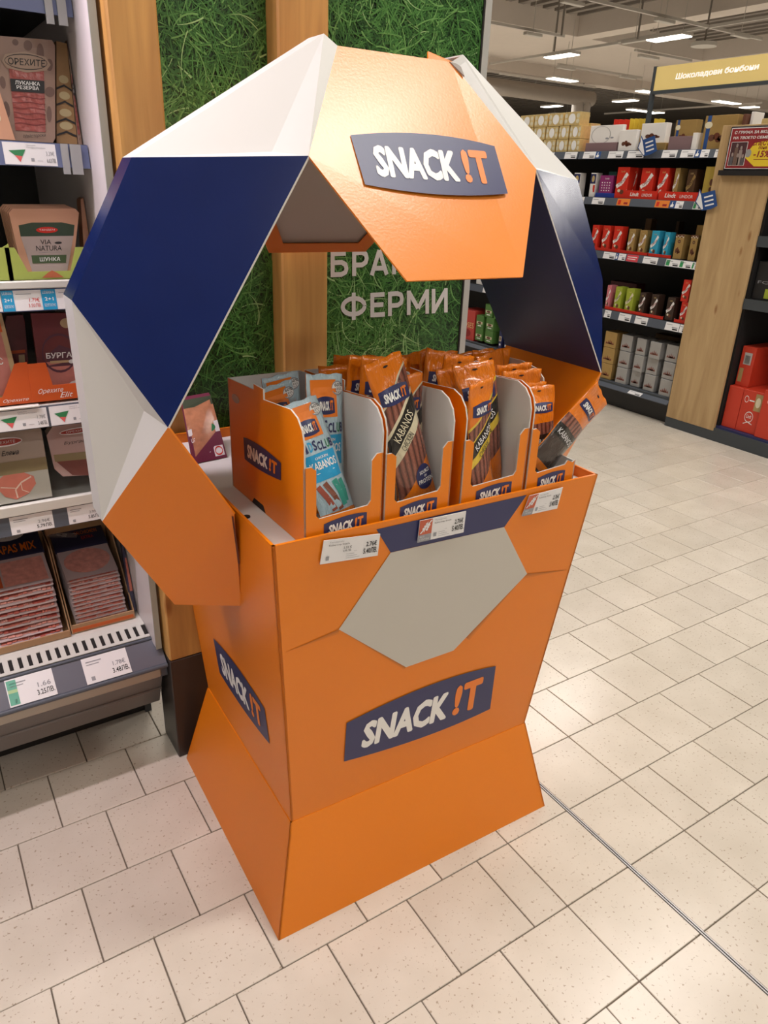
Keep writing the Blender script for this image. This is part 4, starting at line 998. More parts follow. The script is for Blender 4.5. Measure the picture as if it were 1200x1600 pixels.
# stacked packs on the deck
NAVC = M('navy_film', (.035, .035, .085), .3, coat=.4); MEAT = [M('meat_slices_%d' % k, c, .3, bump=.2, bscale=60, var=.35, vscale=70, coat=.4) for k, c in enumerate([(.60, .18, .14), (.66, .30, .26), (.46, .10, .08)])]
FILMC = M('clear_film', (.52, .42, .44), .15, coat=.6)
def packstack(px_l, px_r, n, ybase, step, label, grp, meat, art, topart):
    a, c = YP(*px_l, ybase), YP(*px_r, ybase); x0, x1 = a.x, c.x; dep = .17
    for k in range(n):
        z = DECKZ + .012 + k * step; y = ybase + k * .0045; slope = .32
        dz = Vector((0, 0, 0))
        t = thing('sliced_meat_packet', label if k < n - 1 else label.replace('packet in', 'topmost packet of'), 'packet', ((x0 + x1) / 2, y, z), (0, 0, 0), grp if k < n - 1 else None)
        f = lambda p: Vector((p.x + .0010 * math.sin(k * 2.1), p.y + y, z + p.z + p.y * slope))
        mb = MB(); mb.box(x0, x1, 0, dep, 0, step * .35, FILMC, .002, f); mb.build('film_tray', t)
        mb = MB()
        rk = random.Random(k * 17 + n); cuts = sorted([0, 1] + [rk.uniform(.1, .9) for _ in range(2)]); wl = x1 - x0 - .012
        for i in range(len(cuts) - 1):      # uneven slices showing at the front
            for j in range(5):
                ua, ub = cuts[i] + (cuts[i + 1] - cuts[i]) * j / 5, cuts[i] + (cuts[i + 1] - cuts[i]) * (j + 1) / 5
                zt_ = step * (.56 + .18 * math.sin(j * .9 + k + i * 2)); yo = .004 * rk.random()
                mb.box(x0 + .006 + wl * ua, x0 + .006 + wl * ub, .001 + yo, dep * .66, step * .36, max(zt_, step * .42), meat[(i + k) % len(meat)], .002, f)
        o = mb.build('meat_slices', t); o['kind'] = 'stuff'
        if k == n - 1:
            q = [f(Vector(p)) for p in ((x0 - .003, dep * .62, step), (x1 + .003, dep * .62, step), (x1 + .003, dep + .05, step + .004), (x0 - .003, dep + .05, step + .004))]
            mb = MB(); mb.prism(q, (0, 0, -.002), NAVC); cp = mb.build('header_card', t)
            d = Decal(quadmap(*q)); art(d); d.b.build('print', cp, root=t)
            q = [f(Vector(p)) for p in ((x0, 0, step), (x1, 0, step), (x1, dep * .62, step), (x0, dep * .62, step))]
            d = Decal(quadmap(*q)); topart(d); d.b.build('top_slices', t)
def art_tapas(d): d.disc(.52, .70, .26, .16, PAPER, 1); d.text('Campofrio', .34, .64, .70, .76, NAVY, 2, 0, .2); d.text('TAPAS MIX', .22, .16, .90, .42, LORANGE, 1, .02)
def art_fuet(d): d.text('TAPAS', .10, .2, .25, .9, LWHITE, 1, 0, 0, 1.2); d.disc(.68, .85, .16, .1, PAPER, 1); d.text('SALCHICHON', .45, .45, .88, .56, LORANGE, 1, 0); d.text('EXTRA', .55, .28, .78, .38, RED, 1, 0)
def top1(d): d.rect(0, 0, 1, 1, FILMC, 1); d.rect(.28, .1, .95, .9, MEAT[1], 2); d.rect(.0, .1, .25, .9, M('chorizo', (.55, .10, .03), .3), 2)
def top2(d): d.rect(0, 0, 1, 1, FILMC, 1); d.disc(.5, .55, .45, .42, MEAT[1], 2)
packstack((-3, 1005), (99, 985), 10, 1.775, .0135, 'sliced tapas meat packet in the pile in a kraft tray', 'tapas packets on the deck', MEAT, art_tapas, top1)
packstack((118, 962), (199, 948), 12, 1.785, .0095, 'sliced salami packet in the pile behind the orange tray edge', 'salami packets on the deck', [MEAT[1], MEAT[0]], art_fuet, top2)
def deck_tray(pa, pb, y, h, mat, label, strip=None):
    a, c = YP(*pa, y), YP(*pb, y); t = thing('kraft_tray', label, 'tray', ((a.x + c.x) / 2, y + .1, DECKZ))
    mb = MB(); mb.box(a.x, c.x, y, y + .004, DECKZ + .002, DECKZ + h, mat); f = mb.build('front_lip', t)
    if strip: mb = MB(); mb.box(a.x, c.x - .002, y - .001, y, DECKZ + .006, DECKZ + h * .6, strip); mb.build('colour_strip', f, root=t)
    for xx in (a.x - .003, c.x): mb = MB(); mb.prism([(xx, y, DECKZ + .002), (xx, y + .24, DECKZ + .002), (xx, y + .24, DECKZ + .20), (xx, y + .16, DECKZ + .19), (xx, y + .01, DECKZ + h)], (.003, 0, 0), mat); mb.build('side_panel', t)
    mb = MB(); mb.box(a.x, c.x, y + .236, y + .24, DECKZ + .002, DECKZ + .22, mat); mb.build('back_panel', t)
    mb = MB(); mb.box(a.x, c.x, y + .004, y + .236, DECKZ + .001, DECKZ + .008, mat); mb.build('bottom_panel', t)
deck_tray((-12, 1020), (109, 990), 1.768, .020, KRAFT, 'kraft tray under the tapas meat pile')
deck_tray((113.5, 984), (210, 965), 1.776, .026, KRAFT, 'kraft tray with orange strip under the salami pile', M('tray_orange', (.60, .12, .02), .5))
slab('sliced_meat_packet', 'single navy sliced meat packet on edge by the cabinet wall', 'packet', fq([(203, 945), (232, 940), (222, 845), (190, 850)], 1.80, 1.86, DECKZ + .01), (0, .02, 0), NAVC, NAVC, lambda d: d.rect(.4, .3, 1, .8, MEAT[0]))

# ================================================================== chocolate gondola
GX = 4.38; PY0, PY1 = 2.705, 3.078; GYE = 7.4
GO = thing('shelving_gondola', 'black supermarket shelving filled with chocolate boxes', 'shelving', (4.75, 4.6, 0))
mb = MB(); mb.box(4.95, 5.0, 1.2, GYE, 0, 1.72, BLACKM); mb.build('back_panel', GO)
mb = MB(); mb.box(4.37, 4.39, PY0, PY1, .065, 1.86, OAKW, .002); op = mb.build('oak_end_panel', GO)
mb = MB(); mb.box(4.40, 4.9, PY0 - .01, PY0 + .012, .1, 1.72, BLACKM); mb.box(4.40, 4.9, PY1 - .012, PY1 + .01, .1, 1.72, BLACKM); mb.build('upright', GO)
mb = MB(); mb.box(4.44, 4.95, PY1, GYE, 0, .135, M('kick_black', (.025, .025, .027), .4)); mb.build('kick_plate', GO)
mb = MB(); mb.prism([(4.372, 1.2, 0), (4.372, PY1, 0), (4.372, PY1, .085), (4.372, 1.2, .085)], (.3, 0, 0), SLATE); mb.build('base_plinth', GO)
CSH = {1: (1.687, 1.737), 2: (1.391, 1.440), 3: (1.036, 1.086), 4: (.633, .690), 5: (.137, .185)}
BAY = XP(904, 242, GX).y
csh = {}
for k, (zb, zt) in CSH.items():
    mb = MB(); mb.box(GX + .006, 4.95, PY1 + .001, GYE, zt - .025, zt - .002, BLACKM if k < 5 else SLATE); s_ = mb.build('shelf', GO); csh[k] = s_
    for (ya, yb) in ((PY1 + .001, BAY - .004), (BAY + .004, GYE)):
        mb = MB()
        if k < 5: mb.prism([(GX - .006, ya, zb), (GX - .006, yb, zb), (GX + .004, yb, zt), (GX + .004, ya, zt)], (.004, 0, 0), TAGGREY)
        else: mb.prism([(GX - .03, ya, zb + .012), (GX - .03, yb, zb + .012), (GX + .03, yb, zt), (GX + .03, ya, zt)], (.004, 0, -.006), TAGGREY)
        mb.build('price_rail', s_, root=GO)
def ctag(k, px0, px1, mat=PAPER, art=None):
    zb, zt = CSH[k]; py = {1: 240, 2: 318, 3: 412, 4: 508, 5: 610}[k]
    ya, yb = XP(px0, py, GX).y, XP(px1, py, GX).y; x0, x1 = GX - .0068, GX + .0032
    if k == 5: x0, x1 = GX - .032, GX - .002
    q = [(x0, ya, zb + .003 + (.012 if k == 5 else 0)), (x0, yb, zb + .003 + (.012 if k == 5 else 0)), (x1, yb, zt - .003 - (.012 if k == 5 else 0)), (x1, ya, zt - .003 - (.012 if k == 5 else 0))]
    d = Decal(quadmap(*q)); d.b.prism(q, (.0006, 0, 0 if k < 5 else -.0003), mat); (art or num_art)(d)
    d.b.build('price_tag', csh[k], root=GO)
def num_art(d): d.rect(.08, .70, .5, .78, LGREY); d.rect(.5, .38, .9, .5, LGREY); d.rect(.55, .12, .92, .3, LBLACK)
TAGOR = M('tag_orange', (.75, .22, .03), .45); TAGBL = M('tag_blue', (.02, .07, .24), .45); TAGGN = M('tag_grn', (.03, .28, .09), .45)
def art_thumb(d): d.poly([(.2, .15), (.7, .15), (.75, .5), (.5, .55), (.5, .9), (.38, .85), (.35, .5), (.2, .45)], LWHITE, 2)
def art_or(d): d.rect(.1, .15, .3, .8, RED); d.rect(.55, .2, .85, .5, REDD)
def art_gn(d): d.rect(.04, .1, .3, .9, TAGGN, 1); num_art(d)
for k, lst in {1: [(862, 866), (883, 902), (912, 931), (951, 974), (981, 1007), (1035, 1058), (1064, 1086), (1095, 1108), (1117, 1127)],
               2: [(905, 912), (925, 944), (1056, 1068)], 3: [(941, 960), (965, 976), (1004, 1027)], 4: [(942, 952), (965, 984), (991, 1011), (1040, 1062), (1063, 1072)], 5: [(985, 1006)]}.items():
    for a, c in lst: ctag(k, a, c)
for k, a, c in ((1, 931, 939), (1, 1086, 1095), (2, 1047, 1056), (3, 960, 965)): ctag(k, a, c, TAGBL, art_thumb)
for k, a, c in ((2, 964, 984), (2, 1024, 1046)): ctag(k, a, c, TAGOR, art_or)
for k, a, c in ((2, 1084, 1100), (3, 1040, 1062), (3, 1062, 1082), (3, 1082, 1092)): ctag(k, a, c, PAPER, art_gn)
ctag(3, 978, 996, M('tag_pink', (.62, .06, .08), .45), lambda d: (d.rect(.1, .6, .9, .7, LWHITE), d.rect(.1, .3, .8, .4, LWHITE)))

CF = 4.412
def cbox(name, label, k, pl, pr, mat, side=None, dep=.08, art=None, front=CF, zoff=0.0, group=None, zt=None, cat='box', bev=.0015, zb=None):
    """pl = (px,py) of the front bottom left corner, pr = front top right corner"""
    a, c = XP(*pl, front), XP(*pr, front); z0 = (CSH[k][1] + zoff) if zb is None else zb; z1 = c.z if zt is None else zt
    y0, y1 = c.y, a.y
    if k > 1: y0 = max(y0, PY1 + .0105); y1 = max(y1, y0 + .02)
    t = thing(name, label, cat, (front + dep / 2, (y0 + y1) / 2, z0), (0, 0, 0), group)
    mb = MB(); mb.box(front, front + dep, y0 + .0005, y1 - .0005, z0, z1 - .0005, mat, bev); body = mb.build('carton_body', t)
    if art:
        d = Decal(quadmap((front, y1, z0), (front, y0, z0), (front, y0, z1), (front, y1, z1))); art(d)
        if d.b.f: d.b.build('front_print', body, root=t)
    return t
BALL = M('chocolate_ball', (.14, .045, .025), .3)
def swirl(ball=BALL, txt='LINDOR', ribbon=LWHITE):
    def f(d):
        pts = [(.08 + .8 * s, .36 + .42 * s ** 1.5 + .03 * math.sin(s * 9)) for s in [i / 6 for i in range(7)]]
        d.stroke(pts, .13, ribbon, 1, .55); d.text(txt, .16, .50, .86, .58, REDD if ribbon == LWHITE else LBLACK, 2, .02, .2, .62, .5)
        d.disc(.58, .20, .17, .075, ball, 2); d.disc(.34, .24, .12, .05, CREAM, 2); d.text('Lindt', .34, .83, .66, .89, GOLDB, 2, 0)
    return f
def dots(d):
    for i in range(4):
        for j in range(4): d.disc(.22 + .19 * i, .25 + .13 * j, .045, .028, LWHITE)
    d.text('Lindt', .42, .80, .72, .88, LWHITE, 1, 0)
def art_choc(d): d.disc(.30, .34, .10, .10, BROWN); d.disc(.45, .38, .10, .11, BALL); d.disc(.60, .32, .11, .09, BROWN); d.disc(.52, .26, .09, .06, BALL); d.disc(.72, .3, .07, .05, BALL)
def cones(d):
    for u, h in ((.2, .16), (.34, .22), (.48, .30), (.62, .26), (.76, .16)): d.poly([(u - .08, .22), (u + .08, .22), (u, .22 + h)], M('praline_print', (.22, .05, .03), .4), 1)
    d.disc(.5, .26, .2, .05, BROWN, 1)
def gold_balls(d):
    d.disc(.5, .5, .22, .38, LWHITE, 1)
    for u, v in ((.12, .3), (.12, .7), (.88, .3), (.88, .7)): d.disc(u, v, .10, .17, CREAM, 1)
# top shelf: gold pralines stacked
rows_ = [(.0, 235.5, [(812, 830), (830, 848), (848, 868), (868, 887), (887, 906)]), (.088, 218, [(813, 833), (833, 852), (852, 872), (872, 889), (889, 908)]), (.176, 202, [(812, 834), (834, 856), (856, 880), (880, 906)])]
pos = ['bottom', 'middle', 'top']
for r_, (zo, py, xs) in enumerate(rows_):
    for a, c in xs:
        cbox('praline_box', 'gold praline box with round white label in the %s row of its stack' % pos[r_], 1, (a, py), (c, py - 16), GOLDB, zoff=zo, zt=CSH[1][1] + zo + .086, dep=.10, art=gold_balls, group='gold praline boxes, %s row' % pos[r_])
cbox('praline_box', 'gold praline box next to the mauve tray on the upper shelf', 1, (907, 233), (924, 192), GOLDB, dep=.1, art=gold_balls, front=CF + .105)
MAUVE = M('mauve_card', (.22, .14, .15), .5); WCH = M('white_choc_box', (.80, .78, .76), .35)
cbox('display_tray', 'mauve tray of white chocolate boxes on the upper shelf', 1, (914, 234), (964, 222), MAUVE, dep=.10)
cbox('chocolate_box', 'large white chocolate box standing in the mauve tray', 1, (919, 232), (975, 194), WCH, dep=.03, zoff=.055, front=CF + .02, art=lambda d: (d.ring(.35, .45, .3, .5, .02, SILVER), d.disc(.55, .25, .05, .05, LGREY), d.disc(.7, .28, .05, .05, LGREY)))
cbox('chocolate_box', 'small white chocolate box with pralines beside the mauve tray', 1, (965, 232), (996, 202), WCH, dep=.04, art=art_choc)
cbox('display_tray', 'gold tray under the white praline box', 1, (998, 231), (1041, 221), GOLD, dep=.1, zt=CSH[1][1] + .0445)
cbox('chocolate_box', 'white praline box standing in the gold tray', 1, (998, 230), (1043, 191), WCH, dep=.05, zoff=.045, front=CF + .015, art=art_choc)
def ribbon(d): d.rect(.08, 0, .2, 1, TAGBL); d.disc(.14, .72, .12, .10, CREAM, 2); art_choc(d)
cbox('display_tray', 'mauve tray under the gold box with blue ribbon', 1, (1043, 231), (1082, 212), MAUVE, dep=.028)
cbox('chocolate_box', 'gold chocolate box with blue ribbon standing in a mauve tray', 1, (1050, 230), (1090, 186), GOLD, dep=.06, zoff=.02, front=CF + .03, art=ribbon)
cbox('chocolate_box', 'narrow white box between two gold boxes with blue ribbons', 1, (1079, 231), (1091, 207), WCH, dep=.05, front=CF - .004)
cbox('chocolate_box', 'large gold chocolate box with blue ribbon beside the oak panel', 1, (1094, 231), (1155, 178), GOLD, dep=.05, art=ribbon)
cbox('chocolate_box', 'dark brown box between the large gold box and the white ones', 1, (1156, 231), (1162, 178), BROWN, dep=.1)
cbox('chocolate_box', 'tall white box behind the poster frame', 1, (1163, 231), (1180, 174), WCH, dep=.1, front=CF + .03)
cbox('chocolate_box', 'yellow gold box behind the poster frame', 1, (1181, 231), (1215, 184), GOLDB, dep=.1, front=CF + .03)
for i, (a, c) in enumerate(((953, 961), (961, 969), (969, 977))): cbox('chocolate_box', 'small red box peeping over the white boxes', 1, (a, 232), (c, 186), RED, dep=.06, front=CF + .22, group='red boxes behind the white ones')
for i, (a, c) in enumerate(((978, 985), (985, 992), (992, 999), (999, 1006), (1015, 1023), (1023, 1031))): cbox('chocolate_box', 'small yellow box peeping over the white boxes', 1, (a, 232), (c, 185), YEL, dep=.06, front=CF + .22, group='yellow boxes behind the white ones')
# second shelf
BLUC = M('royal_blue_card', (.02, .05, .30), .35); PURP = M('purple_card', (.26, .03, .16), .4)
def bag_art(d): d.rect(.05, .55, .95, .95, NAVY); d.disc(.5, .75, .25, .14, GOLDB, 2); d.poly([(.2, .1), (.8, .1), (.5, .45)], LWHITE, 2); d.rect(.6, .2, .95, .5, RED, 1)
for i, (a, c) in enumerate(((893, 908), (919, 933))): cbox('gift_bag', ['blue and white chocolate gift bag close to the arch', 'blue and white chocolate gift bag beside the purple box'][i], 2, (a, 308), (c, 270), WCH, dep=.06, art=bag_art, front=CF + .01)
cbox('display_tray', 'royal blue tray under the purple advent box', 2, (929, 309), (960, 302), BLUC, dep=.1)
cbox('advent_box', 'purple chocolate box with rows of white dots', 2, (934, 306), (959, 274), PURP, dep=.03, zoff=.012, front=CF + .01, art=dots)
cbox('advent_box', 'dark teal box peeping behind the purple one', 2, (946, 306), (964, 268), M('teal_card', (.02, .13, .12), .4), dep=.03, front=CF + .05)
RLB = ['large red chocolate box with white swirl standing free beside the purple box', 'red chocolate box with white swirl deep in the red tray', 'red chocolate box with white swirl in the middle of the red trays', 'red chocolate box with white swirl next to the gold one']
cbox('chocolate_box', RLB[0], 2, (959, 309), (985, 261), RED, dep=.1, art=swirl())
def tray_lindor(d): d.text('Lindt', .16, .30, .44, .78, LWHITE, 1, .02, .2); d.text('LINDOR', .54, .30, .86, .66, LWHITE, 1, 0)
def redtray(a, c, lab, k=2, h=.052):
    z0 = CSH[k][1]; ya, yb = XP(*a, CF - .006).y, max(XP(*c, CF - .006).y, PY1 + .0105)
    t = thing('display_tray', lab, 'tray', (CF + .06, (ya + yb) / 2, z0)); mb = MB()
    mb.box(CF - .006, CF - .003, yb, ya, z0, z0 + h, RED); f = mb.build('front_lip', t)
    sd = .010 if k == 2 else .0022
    for yy in (yb, ya - .002):
        mb = MB(); mb.prism([(CF - .003, yy, z0), (CF - .003 + sd, yy, z0), (CF - .003 + sd, yy, z0 + h * 1.2), (CF - .003, yy, z0 + h)], (0, .002, 0), RED if yy == yb else WCH); mb.build('side_panel', t)
    if h > .04: d = Decal(quadmap((CF - .006, ya, z0), (CF - .006, yb, z0), (CF - .006, yb, z0 + h), (CF - .006, ya, z0 + h))); tray_lindor(d); d.b.build('lettering', f, root=t)
redtray((976, 309), (1027, 300), 'red tray with white lettering holding red swirl boxes')
redtray((1028, 311), (1093, 302), 'red tray with white lettering holding gold and brown swirl boxes')
cbox('chocolate_box', RLB[1], 2, (985, 306), (998, 262), RED, dep=.08, art=swirl(), front=CF + .06, zoff=.003)
cbox('chocolate_box', RLB[2], 2, (997, 306), (1024, 262), RED, dep=.08, art=swirl(), front=CF + .012, zoff=.003)
cbox('chocolate_box', RLB[3], 2, (1024, 308), (1047, 262), RED, dep=.08, art=swirl(), front=CF + .012, zoff=.003)
cbox('chocolate_box', 'gold chocolate box with white swirl beside the brown one', 2, (1048, 309), (1064, 262), GOLD, dep=.08, art=swirl(), front=CF + .012, zoff=.003)
cbox('chocolate_box', 'dark brown chocolate box with swirl in the red tray', 2, (1068, 310), (1090, 264), M('brown_card', (.10, .05, .025), .35), dep=.08, art=swirl(ribbon=GOLD), front=CF + .03, zoff=.003)
cbox('chocolate_box', 'yellow gold chocolate box beside the oak panel', 2, (1094, 311), (1125, 260), M('yellow_gold', (.55, .40, .08), .35, metal=.3), dep=.08, art=lambda d: (d.rect(.48, 0, .5, 1, GOLD), d.disc(.7, .55, .15, .1, BROWN), d.disc(.72, .35, .15, .08, BROWN)))
# third shelf
for a, b_, c, e in ((922, 386, 937, 352), (938, 389, 955, 353), (955, 391, 974, 354)):
    cbox('chocolate_box', 'red chocolate box with white swirl in the row of three', 3, (a, b_), (c, e), RED, dep=.06, art=swirl(), group='red boxes on the third shelf')
for a, b_, c, e in ((978, 394, 994, 358), (995, 396, 1012, 360)):
    cbox('chocolate_box', 'gold chocolate box with white swirl beside the sky blue pair', 3, (a, b_), (c, e), GOLD, dep=.06, art=swirl(), group='gold boxes on the third shelf')
SKY = M('sky_blue_card', (.03, .33, .52), .4)
for a, b_, c, e in ((1013, 399, 1032, 361), (1033, 401, 1048, 363)):
    cbox('chocolate_box', 'sky blue chocolate box with white swirl', 3, (a, b_), (c, e), SKY, dep=.06, art=swirl(), group='sky blue boxes on the third shelf')
def hazel(d):
    d.rect(0, .88, 1, 1, BROWN)
    for i in range(5): d.disc(.1 + .2 * i, .90 + .04 * (i % 2), .08, .025, CREAM, 2)
    d.disc(.5, .72, .2, .07, BROWN); d.text('Lindt', .40, .70, .62, .745, GOLDB, 2, 0); art_choc(d)
for a, b_, c, e in ((1050, 404, 1070, 367), (1073, 408, 1092, 368)):
    cbox('chocolate_box', 'gold hazelnut chocolate box with dotted top edge', 3, (a, b_), (c, e), GOLD, dep=.07, art=hazel, group='hazelnut boxes on the third shelf')
cbox('chocolate_box', 'plain gold box behind the dotted hazelnut boxes', 3, (1080, 400), (1100, 352), GOLD, dep=.07, front=CF + .12)
HEXB = M('kraft_hex', (.22, .13, .06), .5)
cbox('chocolate_box', 'brown gift box deep on the third shelf behind the gold pair', 3, (1001, 392), (1019, 342), HEXB, dep=.06, front=CF + .30)
cbox('chocolate_box', 'dark kraft box deep on the third shelf behind the sky blue pair', 3, (1048, 398), (1062, 346), M('kraft_dark', (.10, .06, .03), .5), dep=.06, front=CF + .30)
redtray((922, 389), (1012, 391), 'low red tray under the red and gold swirl boxes', 3, .018); redtray((1013, 395), (1048, 399), 'low red tray under the sky blue boxes', 3, .018)
# fourth shelf
PINK = M('pink_card', (.60, .18, .22), .4); LIM = M('lime_choc', (.35, .42, .04), .4); DKC = M('dark_choc_card', (.045, .025, .018), .35)
cbox('chocolate_box', 'pink chocolate box beside the lime green pair', 4, (944, 484), (956, 446), PINK, dep=.07, art=swirl(), zoff=.002)
for a, b_, c, e in ((957, 486, 973, 449), (974, 489, 992, 452)): cbox('chocolate_box', 'lime green chocolate box with pale swirl', 4, (a, b_), (c, e), LIM, dep=.07, art=swirl(ribbon=CREAM), group='lime green boxes on the fourth shelf', zoff=.002)
for i, (a, b_, c, e) in enumerate(((995, 492, 1010, 458), (1013, 496, 1030, 461), (1037, 503, 1056, 466))): cbox('chocolate_box', ['dark chocolate box beside the lime green boxes', 'dark chocolate box between two other dark ones', 'dark chocolate box standing apart beside the red stack'][i], 4, (a, b_), (c, e), DKC, dep=.07, art=swirl(), zoff=.002)
cbox('chocolate_box', 'red swirl box at the bottom of its stack by the oak panel', 4, (1059, 506), (1076, 473), RED, dep=.07, art=swirl(), zoff=.002)
zst = XP(1076, 473, CF).z
cbox('chocolate_box', 'red swirl box on top of its stack by the oak panel', 4, (1062, 473), (1081, 438), RED, dep=.07, art=swirl(), zb=zst + .001)
redtray((944, 486), (1036, 494), 'low red tray under the pink, lime and dark boxes', 4, .02); redtray((1052, 505), (1074, 510), 'low red tray under the red stack', 4, .02)
cbox('carton', 'maroon carton lying behind the lime green boxes', 4, (950, 470), (995, 444), M('maroon_dark', (.08, .015, .02), .5), dep=.1, front=CF + .18)
# bottom shelf: praline cubes
zs5 = CSH[5][1]; hb = .117
for r_ in range(3):
    cbox('praline_cube', 'gold praline box in the %s of its stack on the lowest shelf' % ['bottom', 'middle', 'top'][r_], 5, (934, 600), (957, 570), GOLD, zb=zs5 + r_ * hb, zt=zs5 + (r_ + 1) * hb - .002, dep=.12, art=cones, front=CF + .01)
for ci, (a, c) in enumerate(((959, 981), (983, 1003), (1004, 1027), (1030, 1055))):
    for r_ in range(3):
        cbox('praline_cube', 'silver praline box, %s of the stack %s' % (['bottom', 'middle', 'top'][r_], ['beside the gold ones', 'second from the gold ones', 'third from the gold ones', 'against the oak panel'][ci]), 5, (a, 605), (c, 575), SILVER, zb=zs5 + r_ * hb, zt=zs5 + (r_ + 1) * hb - .002, dep=.13 if ci < 2 else .16, art=cones, front=CF + .012 * ((ci * 2 + r_) % 3))
cbox('carton', 'brown carton deep on the lowest shelf behind the silver boxes', 5, (1010, 600), (1070, 530), M('carton_brown', (.12, .07, .03), .6), dep=.1, front=CF + .26)
# lowest shelf seen through the arch
def art_ses(d): d.text('ROSES', .15, .42, .95, .60, GOLDB, 1, 0); d.disc(.5, .24, .3, .14, REDD, 1)
cbox('carton', 'red lettered carton seen through the arch next to the metal strip', 5, (716, 531), (743, 487), M('soft_red', (.55, .06, .05), .4), dep=.2, art=art_ses)
def art_gr(d): d.rect(.1, .32, .9, .52, CREAM, 1); d.disc(.5, .42, .25, .09, BALL, 2); d.rect(.25, .14, .75, .22, LWHITE, 1)
GNB = M('green_choc', (.09, .22, .05), .4)
zg = CSH[5][1]
gb = [((741, 540), (754, 517), 0, 'bottom'), ((756, 543), (770, 521), 0, 'bottom'), ((741, 540), (754, 517), 1, 'middle'), ((756, 543), (770, 521), 1, 'middle'), ((753, 543), (766, 521), 2, 'top'), ((767, 545), (780, 521), 2, 'top')]
hz = .112
for a, c, r_, p_ in gb: cbox('chocolate_box', 'green chocolate box in the %s row seen through the arch' % p_, 5, a, c, GNB, zb=zg + .02 + r_ * hz, zt=zg + .02 + (r_ + 1) * hz - .002, dep=.08, art=art_gr, group='green boxes through the arch, %s row' % p_)
for i, (a, c) in enumerate(((778, 786), (787, 795))): cbox('chocolate_box', 'navy chocolate box partly hidden by the arch wall', 5, (a, 545), (c, 508), NAVY, dep=.08, art=art_gr, group='navy boxes through the arch')
cbox('carton', 'white and orange packet on the shelf above the green boxes', 4, (744, 441), (757, 430), WCH, dep=.1)
ctag(4, 750, 762)
# right bay beyond the oak panel
mb = MB(); mb.box(GX + .01, 4.95, 1.2, PY0 - .002, .085, .10, NAVY); mb.build('shelf', GO)
zr = XP(1185, 470, GX).z
for zt_ in (zr, zr + .36, zr + .72):
    mb = MB(); mb.box(GX, GX + .012, 1.2, PY0 - .002, zt_ - .06, zt_, SLATE); mb.box(GX + .012, 4.95, 1.2, PY0 - .002, zt_ - .025, zt_, BLACKM); mb.build('shelf', GO)
RBX = M('vermilion_carton', (.58, .045, .02), .4)
def art_lc(d): d.ring(.5, .38, .2, .13, .02, LWHITE); d.text('Lindt', .38, .35, .62, .44, LWHITE, 1, 0, .2); d.stroke([(.3, .2), (.5, .26), (.72, .22)], .02, LWHITE); d.rect(.62, .55, .95, .95, M('gold_print', (.4, .28, .12), .4)); d.disc(.78, .75, .12, .12, CREAM, 2); d.ring(.22, .78, .1, .08, .015, LWHITE); d.rect(.36, .75, .6, .78, LWHITE)
def rbox(y0, y1, z0, z1, x0, dep, label, art=None):
    t = thing('vermilion_carton', label, 'carton', (x0 + dep / 2, (y0 + y1) / 2, z0)); mb = MB(); mb.box(x0, x0 + dep, y0, y1, z0, z1, RBX, .002); bo = mb.build('carton_body', t)
    if art: d = Decal(quadmap((x0, y1, z0), (x0, y0, z0), (x0, y0, z1), (x0, y1, z1))); art(d); d.b.build('front_print', bo, root=t)
p1, p2 = XP(1148, 672, 4.42), XP(1177, 690, 4.42)
rbox(p1.y + .003, PY0 - .015, .101, .37, 4.42, .3, 'vermilion carton half hidden by the oak panel')
rbox(XP(1180, 680, 4.42).y, p1.y, .101, .37, 4.42, .3, 'vermilion carton with white emblem on the low plinth', art_lc)
rbox(XP(1180, 680, 4.42).y - .28, XP(1180, 680, 4.42).y - .003, .101, .40, 4.40, .3, 'vermilion carton cut by the frame next to the emblem carton', art_lc)
rbox(XP(1172, 590, 4.46).y, min(XP(1135, 590, 4.46).y, PY0 - .02), .371, .62, 4.46, .3, 'vermilion carton with a barcode label on top of another', lambda d: (d.rect(.25, .55, .8, .85, M('barcode_paper', (.45, .43, .42), .5)), [d.rect(.35 + .04 * i, .58, .37 + .04 * i, .78, LBLACK, 2) for i in range(9)], d.rect(.1, .1, .4, .45, M('gold_print', (.4, .28, .12)))))
BLK = M('black_box_card', (.02, .02, .022), .3)
def art_blk(d): d.rect(.35, .58, 1, .86, M('pink_print', (.55, .10, .28), .4)); d.rect(.2, .05, 1, .3, LIM); d.text('FOREST', .05, .42, .6, .5, LGREY, 1, 0)
t = thing('tea_box', 'black box with pink and green prints on the shelf right of the oak panel', 'box', (4.5, 2.5, zr)); mb = MB(); mb.box(4.43, 4.6, 2.30, 2.69, zr + .001, zr + .22, BLK, .002); bo = mb.build('carton_body', t)
d = Decal(quadmap((4.43, 2.69, zr), (4.43, 2.30, zr), (4.43, 2.30, zr + .22), (4.43, 2.69, zr + .22))); art_blk(d); d.b.build('front_print', bo, root=t)
for i, z_ in enumerate((zr + .225, zr + .361)):
    t = thing('tea_box', ['low pink printed box lying on the black box', 'pink printed box on the upper black shelf'][i], 'box', (4.5, 2.4, z_)); mb = MB(); mb.box(4.44, 4.6, 2.28, 2.60, z_ + .001, z_ + .07, M('pink_print', (.55, .10, .28)), .002); mb.build('carton_body', t)
for i, yy in enumerate((2.52, 2.40)):
    t = thing('striped_jar', ['striped jar under the slate shelf close to the oak panel', 'striped jar under the slate shelf next to the other jar'][i], 'jar', (4.85, yy, .1005)); mb = MB(); mb.cyl((4.85, yy, .62), (4.85, yy, .80), .04, PAPER, 14)
    for k in range(6): mb.cyl((4.85, yy, .64 + k * .026), (4.85, yy, .648 + k * .026), .0405, LBLACK, 14)
    mb.build('jar_body', t); mb = MB(); mb.cyl((4.85, yy, .1005), (4.85, yy, .62), .04, BLACKM, 12); mb.build('jar_stand', t)

